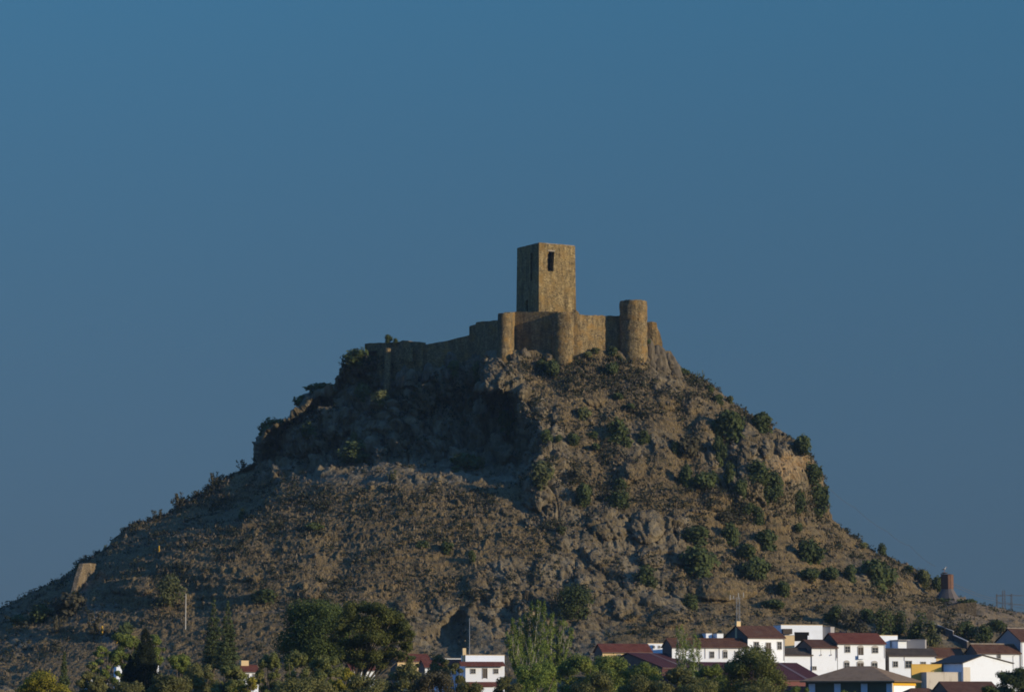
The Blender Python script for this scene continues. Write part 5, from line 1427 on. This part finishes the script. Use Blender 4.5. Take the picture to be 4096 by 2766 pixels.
def broad(u, vt, w, vb, Y, mat, label, seed, n=6500, leaf=.34, np_=46, group='trees of the foreground belt', name='tree', flat=1.0, core=.3, low=.08, puff=(.10, .22)):
    """round-headed tree; crown from vt down to vb, w wide (2323 px)"""
    root, H, s = tree_root(u, vt, Y, name, label, group)
    r = np.random.default_rng(seed); W = w * s; ch = (vb - vt) * s; z0 = H - ch
    sh = lambda z, a: W * .5 * (max(.0, 1 - abs((z - .42) / .62) ** 2.2) ** .5) * (1 + .18 * math.sin(2 * a + seed) + .10 * math.sin(5 * a + z * 7))
    lob = []
    for x, y, z, q in puffs(r, np_, sh, puff[0], puff[1]):
        rr = q * W
        lob.append((x * .86, y * .86, z0 + ch * (low + (.92 - low) * z), rr, rr, rr * .72 * flat))
    paths = [([(0, 0, -1), (.1, .1, z0 * .6), (.2 * math.sin(seed), 0, z0 + ch * .35)], [W * .035 + .12, W * .028 + .08, .07])]
    for k in range(7):
        a = r.random() * 6.28; e = .25 + .18 * r.random()
        paths.append(([(0, 0, max(.4, z0 * .7)), (math.cos(a) * W * e * .5, math.sin(a) * W * e * .5, z0 + ch * .3), (math.cos(a) * W * e, math.sin(a) * W * e, z0 + ch * (.5 + .3 * r.random()))], [.16, .11, .04]))
    trunk(root, paths); crown(root, lob, int(n * 1.5), leaf, mat, seed, core=core)
    return root

def cone_tree(u, vt, w, vb, Y, mat, label, seed, n=5200, leaf=.30, group='trees of the foreground belt', power=.85, tiers=15, name='conifer'):
    root, H, s = tree_root(u, vt, Y, name, label, group)
    r = np.random.default_rng(seed); W = w * s; ch = (vb - vt) * s; z0 = H - ch
    lob = []
    for t_ in range(tiers):
        f = (t_ + .3) / tiers; rad = W * .5 * (1 - f) ** power; m = 4 + int(7 * (1 - f))
        for k in range(m):
            a = 6.283 * (k + r.random() * .8) / m; q = rad * (.55 + .5 * r.random())
            lob.append((math.cos(a) * q * .72, math.sin(a) * q * .72, z0 + ch * f - q * .16, max(.25, q * .42), max(.25, q * .42), max(.25, ch / tiers * .55)))
    lob.append((0, 0, z0 + ch * .98, .12, .12, ch * .03)); 
    for f in np.linspace(.05, .9, 9): lob.append((0, 0, z0 + ch * f, W * .16 * (1 - f) + .1, W * .16 * (1 - f) + .1, ch * .07))
    trunk(root, [([(0, 0, -1), (0, 0, H * .5), (0, 0, H * .97)], [W * .05 + .1, W * .03 + .06, .03])])
    crown(root, lob, n, leaf, mat, seed, core=.25)
    return root

def cypress(u, vt, w, vb, Y, label, seed, n=6500, mat='cypress'):
    root, H, s = tree_root(u, vt, Y, 'cypress', label, 'trees of the foreground belt')
    r = np.random.default_rng(seed); W = w * s; ch = (vb - vt) * s; z0 = H - ch
    lob = []
    for k in range(110):
        f = r.random(); rad = W * .5 * min(1, (1 - f) * 1.9 + .02) ** .8; a = r.random() * 6.283
        lob.append((math.cos(a) * rad * .62, math.sin(a) * rad * .62, z0 + ch * f * .93, rad * .42 + .12, rad * .42 + .12, ch * .07))
    lob += [(0, 0, z0 + ch * .95, .14, .14, ch * .05)]
    trunk(root, [([(0, 0, -1), (0, 0, H * .5), (0, 0, H * .9)], [.3, .2, .05])])
    crown(root, lob, n, .28, mat, seed, .4, .7, .2)
    return root

def poplar(stems, Y, label, seed, mat='poplar', n=6500, leaf=.28, base=None, group='poplars among the houses', spread=.30):
    """several upright pale stems, each a loose plume of leaves; stems = [(u_base, u_top, v_top)]"""
    u0 = base if base else sum(x[0] for x in stems) / len(stems); vt = min(x[2] for x in stems)
    root, H, s = tree_root(u0, vt, Y, 'poplar', label, group)
    r = np.random.default_rng(seed); lob = []; paths = []
    for ub, ut, v in stems:
        h = H - (v - vt) * s; x0 = (ub - u0) * s * .5; x1 = (ut - u0) * s; yy = r.normal() * spread * 4
        pts_ = [(x0 * .3, yy * .2, -1), (x0, yy * .5, h * .3), ((x0 + x1) / 2 + r.normal() * .2, yy * .8, h * .6), (x1, yy, h * .97)]
        paths.append((pts_, [.22, .17, .11, .025]))
        for f in np.linspace(.16, 1.0, 30):
            px = np.interp(f, [0, .3, .6, 1], [x0 * .3, x0, (x0 + x1) / 2, x1]); py = np.interp(f, [0, .3, .6, 1], [0, yy * .5, yy * .8, yy])
            wd = (.95 * math.sin(math.pi * min(1, f * .86 + .1)) ** .7 + .18) * 1.0
            for k in range(3):
                a = r.random() * 6.283; q = wd * r.random() ** .7
                lob.append((px + math.cos(a) * q, py + math.sin(a) * q, f * h + r.normal() * .3, .24 + .10 * wd, .24 + .10 * wd, .62))
        for k in range(9):
            f = .22 + .6 * r.random(); a = r.random() * 6.283; px = np.interp(f, [0, .3, .6, 1], [x0 * .3, x0, (x0 + x1) / 2, x1]); py = yy * f
            e = .5 + .6 * r.random()
            paths.append(([(px, py, f * h), (px + math.cos(a) * e * .6, py + math.sin(a) * e * .6, f * h + 1.2), (px + math.cos(a) * e, py + math.sin(a) * e, f * h + 2.8)], [.06, .04, .015]))
    trunk(root, paths, 'palebark'); crown(root, lob, n, leaf, mat, seed, .35, .75, .1)
    return root

FG = 'trees of the foreground belt'
# the big pair of pines
broad(722, 1368, 200, 1506, 545, 'darkpine', 'big dark round-headed pine, left one of the large pair', 41, 14000, .34, 95, core=.45, puff=(.10, .19))
root, H, s = tree_root(846, 1363, 520, 'pine', 'big leaning pine with layered yellow-green boughs, right one of the large pair', FG)
r = np.random.default_rng(42)
lob = []; paths = []
ctl = [(-62, 1400, 26), (-40, 1385, 30), (-10, 1372, 30), (18, 1380, 30), (-72, 1430, 26), (-25, 1415, 34), (12, 1412, 34), (44, 1400, 26), (62, 1425, 26), (82, 1440, 20), (50, 1440, 30), (10, 1448, 34), (-32, 1452, 34), (-64, 1462, 26),
       (76, 1466, 22), (40, 1476, 28), (0, 1482, 30), (-40, 1488, 28), (64, 1490, 20), (-70, 1490, 20), (20, 1502, 22), (84, 1500, 12), (-20, 1508, 22), (-88, 1448, 14), (30, 1392, 26), (-50, 1410, 26), (70, 1412, 16), (88, 1462, 12)]
for dx, v, rr in ctl:
    for k in range(5):
        a = r.random() * 6.283; e = rr * s * .55 * r.random() ** .5
        q = rr * s * (.42 + .28 * r.random())
        lob.append((dx * s + math.cos(a) * e, r.normal() * rr * s * .9, H - (v - 1363) * s + math.sin(a) * e * .7, q, q, q * .74))
    paths.append(([(-34 * s, 0, H * .12), (-30 * s + (dx + 30) * s * .35, 0, (H - (v - 1363) * s) * .55), (dx * s, r.normal() * .6, H - (v - 1363) * s - .3)], [.16, .12, .05]))
paths.append(([(-66 * s, 0, -1.5), (-42 * s, 0, H * .22), (-14 * s, 0, H * .5), (0, 0, H * .85)], [.42, .36, .26, .08]))
paths.append(([(-60 * s, .4, -1.5), (-16 * s, .3, H * .36), (22 * s, .2, H * .52)], [.34, .24, .08]))
trunk(root, paths); crown(root, lob, 24000, .32, 'pine', 43, core=.3)
# conifers, cypress and mixed trees at the left
cone_tree(486, 1353, 66, 1508, 640, 'conifer', 'dark conifer with a pointed top, left one of the close pair', 44, 4600, .34)
cone_tree(517, 1361, 66, 1508, 634, 'conifer', 'dark conifer with a pointed top, right one of the close pair', 45, 4600, .34)
cypress(331, 1416, 62, 1575, 540, 'darkest tree, a narrow black-green cypress with a rounded point', 46, 15000)
cypress(296, 1482, 40, 1575, 540, 'short dark cypress low on the left of the tallest cypress', 47, 8000)
cone_tree(146, 1476, 36, 1572, 620, 'conifer', 'small spiry conifer on the lower left slope', 48, 2200, .34)
broad(286, 1424, 84, 1520, 585, 'broad', 'yellow-green tree left of the black-green cypress', 49, 4200, .34, 34, core=.2, puff=(.08, .18))
broad(350, 1428, 50, 1530, 590, 'broad', 'slim yellow-green tree behind the right side of the black-green cypress', 50, 2600, .34, 24, core=.2)
broad(240, 1462, 64, 1540, 575, 'broad', 'ragged yellow-green tree at the left end of the belt', 51, 2800, .34, 26, core=.15, puff=(.08, .16))
broad(212, 1500, 60, 1580, 520, 'thicket', 'dark leafy bush left of the short cypress', 52, 2800, .32, 24)
broad(272, 1517, 46, 1600, 575, 'broad', 'ragged green bush in front of the white wall beside the tallest cypress', 93, 2600, .30, 22)
broad(222, 1526, 56, 1610, 540, 'thicket', 'dark bush in front of the white house at the far left', 94, 2800, .30, 24)
broad(100, 1527, 118, 1610, 452, 'yellow', 'yellow-green bush at the bottom left corner', 53, 5200, .30, 40, core=.3)
broad(405, 1478, 74, 1590, 520, 'broad', 'green tree right of the black-green cypress', 54, 4200, .32, 32)
broad(455, 1500, 90, 1600, 490, 'thicket', 'brown-green bush in front of the close conifer pair', 55, 4600, .30, 36)
broad(385, 1530, 100, 1620, 430, 'thicket', 'low olive-green bush at the bottom below the green tree', 56, 4600, .28, 36)
broad(290, 1548, 110, 1630, 420, 'thicket', 'low dark bush at the bottom below the short cypress', 57, 4200, .28, 34)
broad(520, 1505, 70, 1590, 480, 'willow', 'grey-green bush left of the small red-roofed house', 58, 3600, .28, 30)
broad(556, 1532, 60, 1620, 440, 'yellow', 'bright green bush below the small red-roofed house', 59, 3200, .26, 26)
# feathery belt in the middle
broad(612, 1478, 66, 1600, 480, 'willow', 'feathery grey-green tree right of the small red-roofed house', 60, 4600, .26, 40, flat=1.5, core=.2, puff=(.07, .15))
broad(672, 1472, 96, 1610, 470, 'willow', 'feathery grey-green tree in front of the dark round-headed pine', 61, 6500, .26, 50, flat=1.5, core=.2, puff=(.06, .13))
broad(740, 1478, 100, 1610, 462, 'willow', 'feathery grey-green tree in front of the gap between the two big pines', 62, 6500, .26, 50, flat=1.5, core=.2, puff=(.06, .13))
broad(775, 1506, 66, 1610, 448, 'yellow', 'yellowish tree in front of the trunk of the leaning pine', 63, 3800, .26, 34, flat=1.4, core=.2, puff=(.07, .15))
broad(690, 1535, 130, 1640, 410, 'thicket', 'low green bush at the bottom under the two big pines', 64, 5200, .26, 44)
broad(830, 1532, 110, 1640, 415, 'thicket', 'low brown-green bush at the bottom under the leaning pine', 65, 5000, .26, 40)
broad(918, 1503, 90, 1600, 500, 'thicket', 'brownish bush right of the leaning pine', 66, 4400, .30, 36, core=.2)
broad(985, 1518, 100, 1610, 460, 'grey', 'bare brown-grey bush left of the square-windowed white house', 67, 4600, .26, 40, core=.15)
broad(1000, 1482, 56, 1560, 610, 'thicket', 'dark bush over the hidden red roof, left', 68, 2600, .32, 24, core=.2)
broad(1034, 1500, 44, 1580, 560, 'thicket', 'dark bush touching the left corner of the square-windowed white house', 69, 2400, .30, 22)
broad(1065, 1543, 70, 1640, 430, 'thicket', 'low bush at the bottom in front of the square-windowed white house', 70, 3400, .26, 28)
broad(935, 1484, 30, 1540, 640, 'oak', 'small dark bush beside the far red roof behind the pine', 71, 1400, .32, 14)
# poplars
poplar([(1176, 1163, 1404), (1184, 1178, 1410), (1204, 1206, 1366), (1212, 1222, 1362), (1218, 1236, 1372), (1196, 1192, 1398)], 600, 'tallest clump of pale-stemmed poplars in the middle', 72, n=14000)
poplar([(1236, 1252, 1398), (1246, 1268, 1410), (1254, 1282, 1412), (1262, 1298, 1428), (1240, 1240, 1420), (1262, 1272, 1440)], 606, 'lower right-hand poplar clump leaning right beside the tallest one', 73, mat='poplar', n=11000)
poplar([(1180, 1150, 1440), (1190, 1158, 1460), (1200, 1172, 1450), (1215, 1200, 1450), (1225, 1235, 1460)], 585, 'low leafy poplar clump at the foot of the tallest one', 74, n=9000)
broad(1215, 1500, 130, 1620, 470, 'poplar', 'feathery light green bush at the bottom below the poplars', 75, 5600, .26, 44, flat=1.4, core=.15, puff=(.06, .14))
broad(1150, 1530, 70, 1640, 440, 'thicket', 'low bush between the square-windowed house and the poplars', 76, 3200, .26, 28)
poplar([(1542, 1538, 1425), (1547, 1548, 1420), (1552, 1556, 1440)], 655, 'slender poplar in front of the long white house, left of two', 77, n=3200, base=1546)
poplar([(1572, 1574, 1440), (1580, 1586, 1450), (1566, 1564, 1456)], 648, 'slender poplar in front of the long white house, right of two', 78, n=3000, base=1573)
# right-hand belt
broad(1312, 1484, 96, 1610, 540, 'broad', 'dense green tree right of the poplars', 79, 6000, .32, 46, core=.35)
broad(1382, 1478, 110, 1610, 560, 'broad', 'dense green tree in front of the cream shed', 80, 6500, .32, 50, core=.35)
broad(1452, 1500, 104, 1610, 530, 'broad', 'dense green tree in front of the maroon barn gable', 81, 6000, .32, 46, core=.35)
broad(1350, 1530, 120, 1640, 440, 'thicket', 'low green bush at the bottom below the dense green trees', 82, 5000, .27, 40)
broad(1470, 1535, 120, 1640, 436, 'thicket', 'low green bush at the bottom below the barn gable', 83, 5000, .27, 40)
broad(1545, 1512, 80, 1620, 500, 'thicket', 'dark green bush below the slender poplars', 84, 4200, .28, 34)
broad(1612, 1502, 76, 1600, 540, 'broad', 'small green tree left of the yellow-green round pine', 85, 4000, .30, 32)
broad(1706, 1470, 158, 1606, 520, 'pine', 'yellow-green round pine in front of the tall white house', 86, 11000, .30, 64, core=.4, puff=(.10, .19), name='pine')
broad(1590, 1545, 130, 1640, 420, 'thicket', 'low brown-green bush at the bottom left of the round pine', 87, 5000, .26, 40)
broad(1720, 1552, 120, 1640, 430, 'thicket', 'low green bush at the bottom below the round pine', 88, 4600, .26, 38)
broad(1812, 1548, 54, 1630, 470, 'poplar', 'reedy light green bush in front of the pink barn wall', 89, 2400, .24, 24, flat=1.6, core=.1)
broad(1925, 1556, 40, 1630, 480, 'poplar', 'small reedy bush in front of the dark veranda', 90, 1500, .24, 18, flat=1.6, core=.1)
broad(2296, 1512, 92, 1610, 560, 'oak', 'dark tree at the bottom right corner', 91, 5600, .32, 44, core=.4)
broad(2240, 1556, 60, 1630, 480, 'oak', 'low dark bush left of the bottom right corner tree', 92, 2600, .28, 24)
# ------------------------------------------------------------------ thin dusty air between the camera and the hill
t = NT('haze_air')
pv = t.n('ShaderNodeVolumePrincipled'); pv.inputs['Color'].default_value = (.40, .68, 1, 1); pv.inputs['Density'].default_value = 3.2e-5; pv.inputs['Anisotropy'].default_value = 0
t.l(pv.outputs[0], t.out.inputs['Volume'])
mb = MB(); mb.box(-1400, 1400, -400, 1800, -2.7, 150)
tag(mb.build('haze', t.m), 'thin bluish evening haze between the viewer and the hill', 'haze', None, 'stuff')
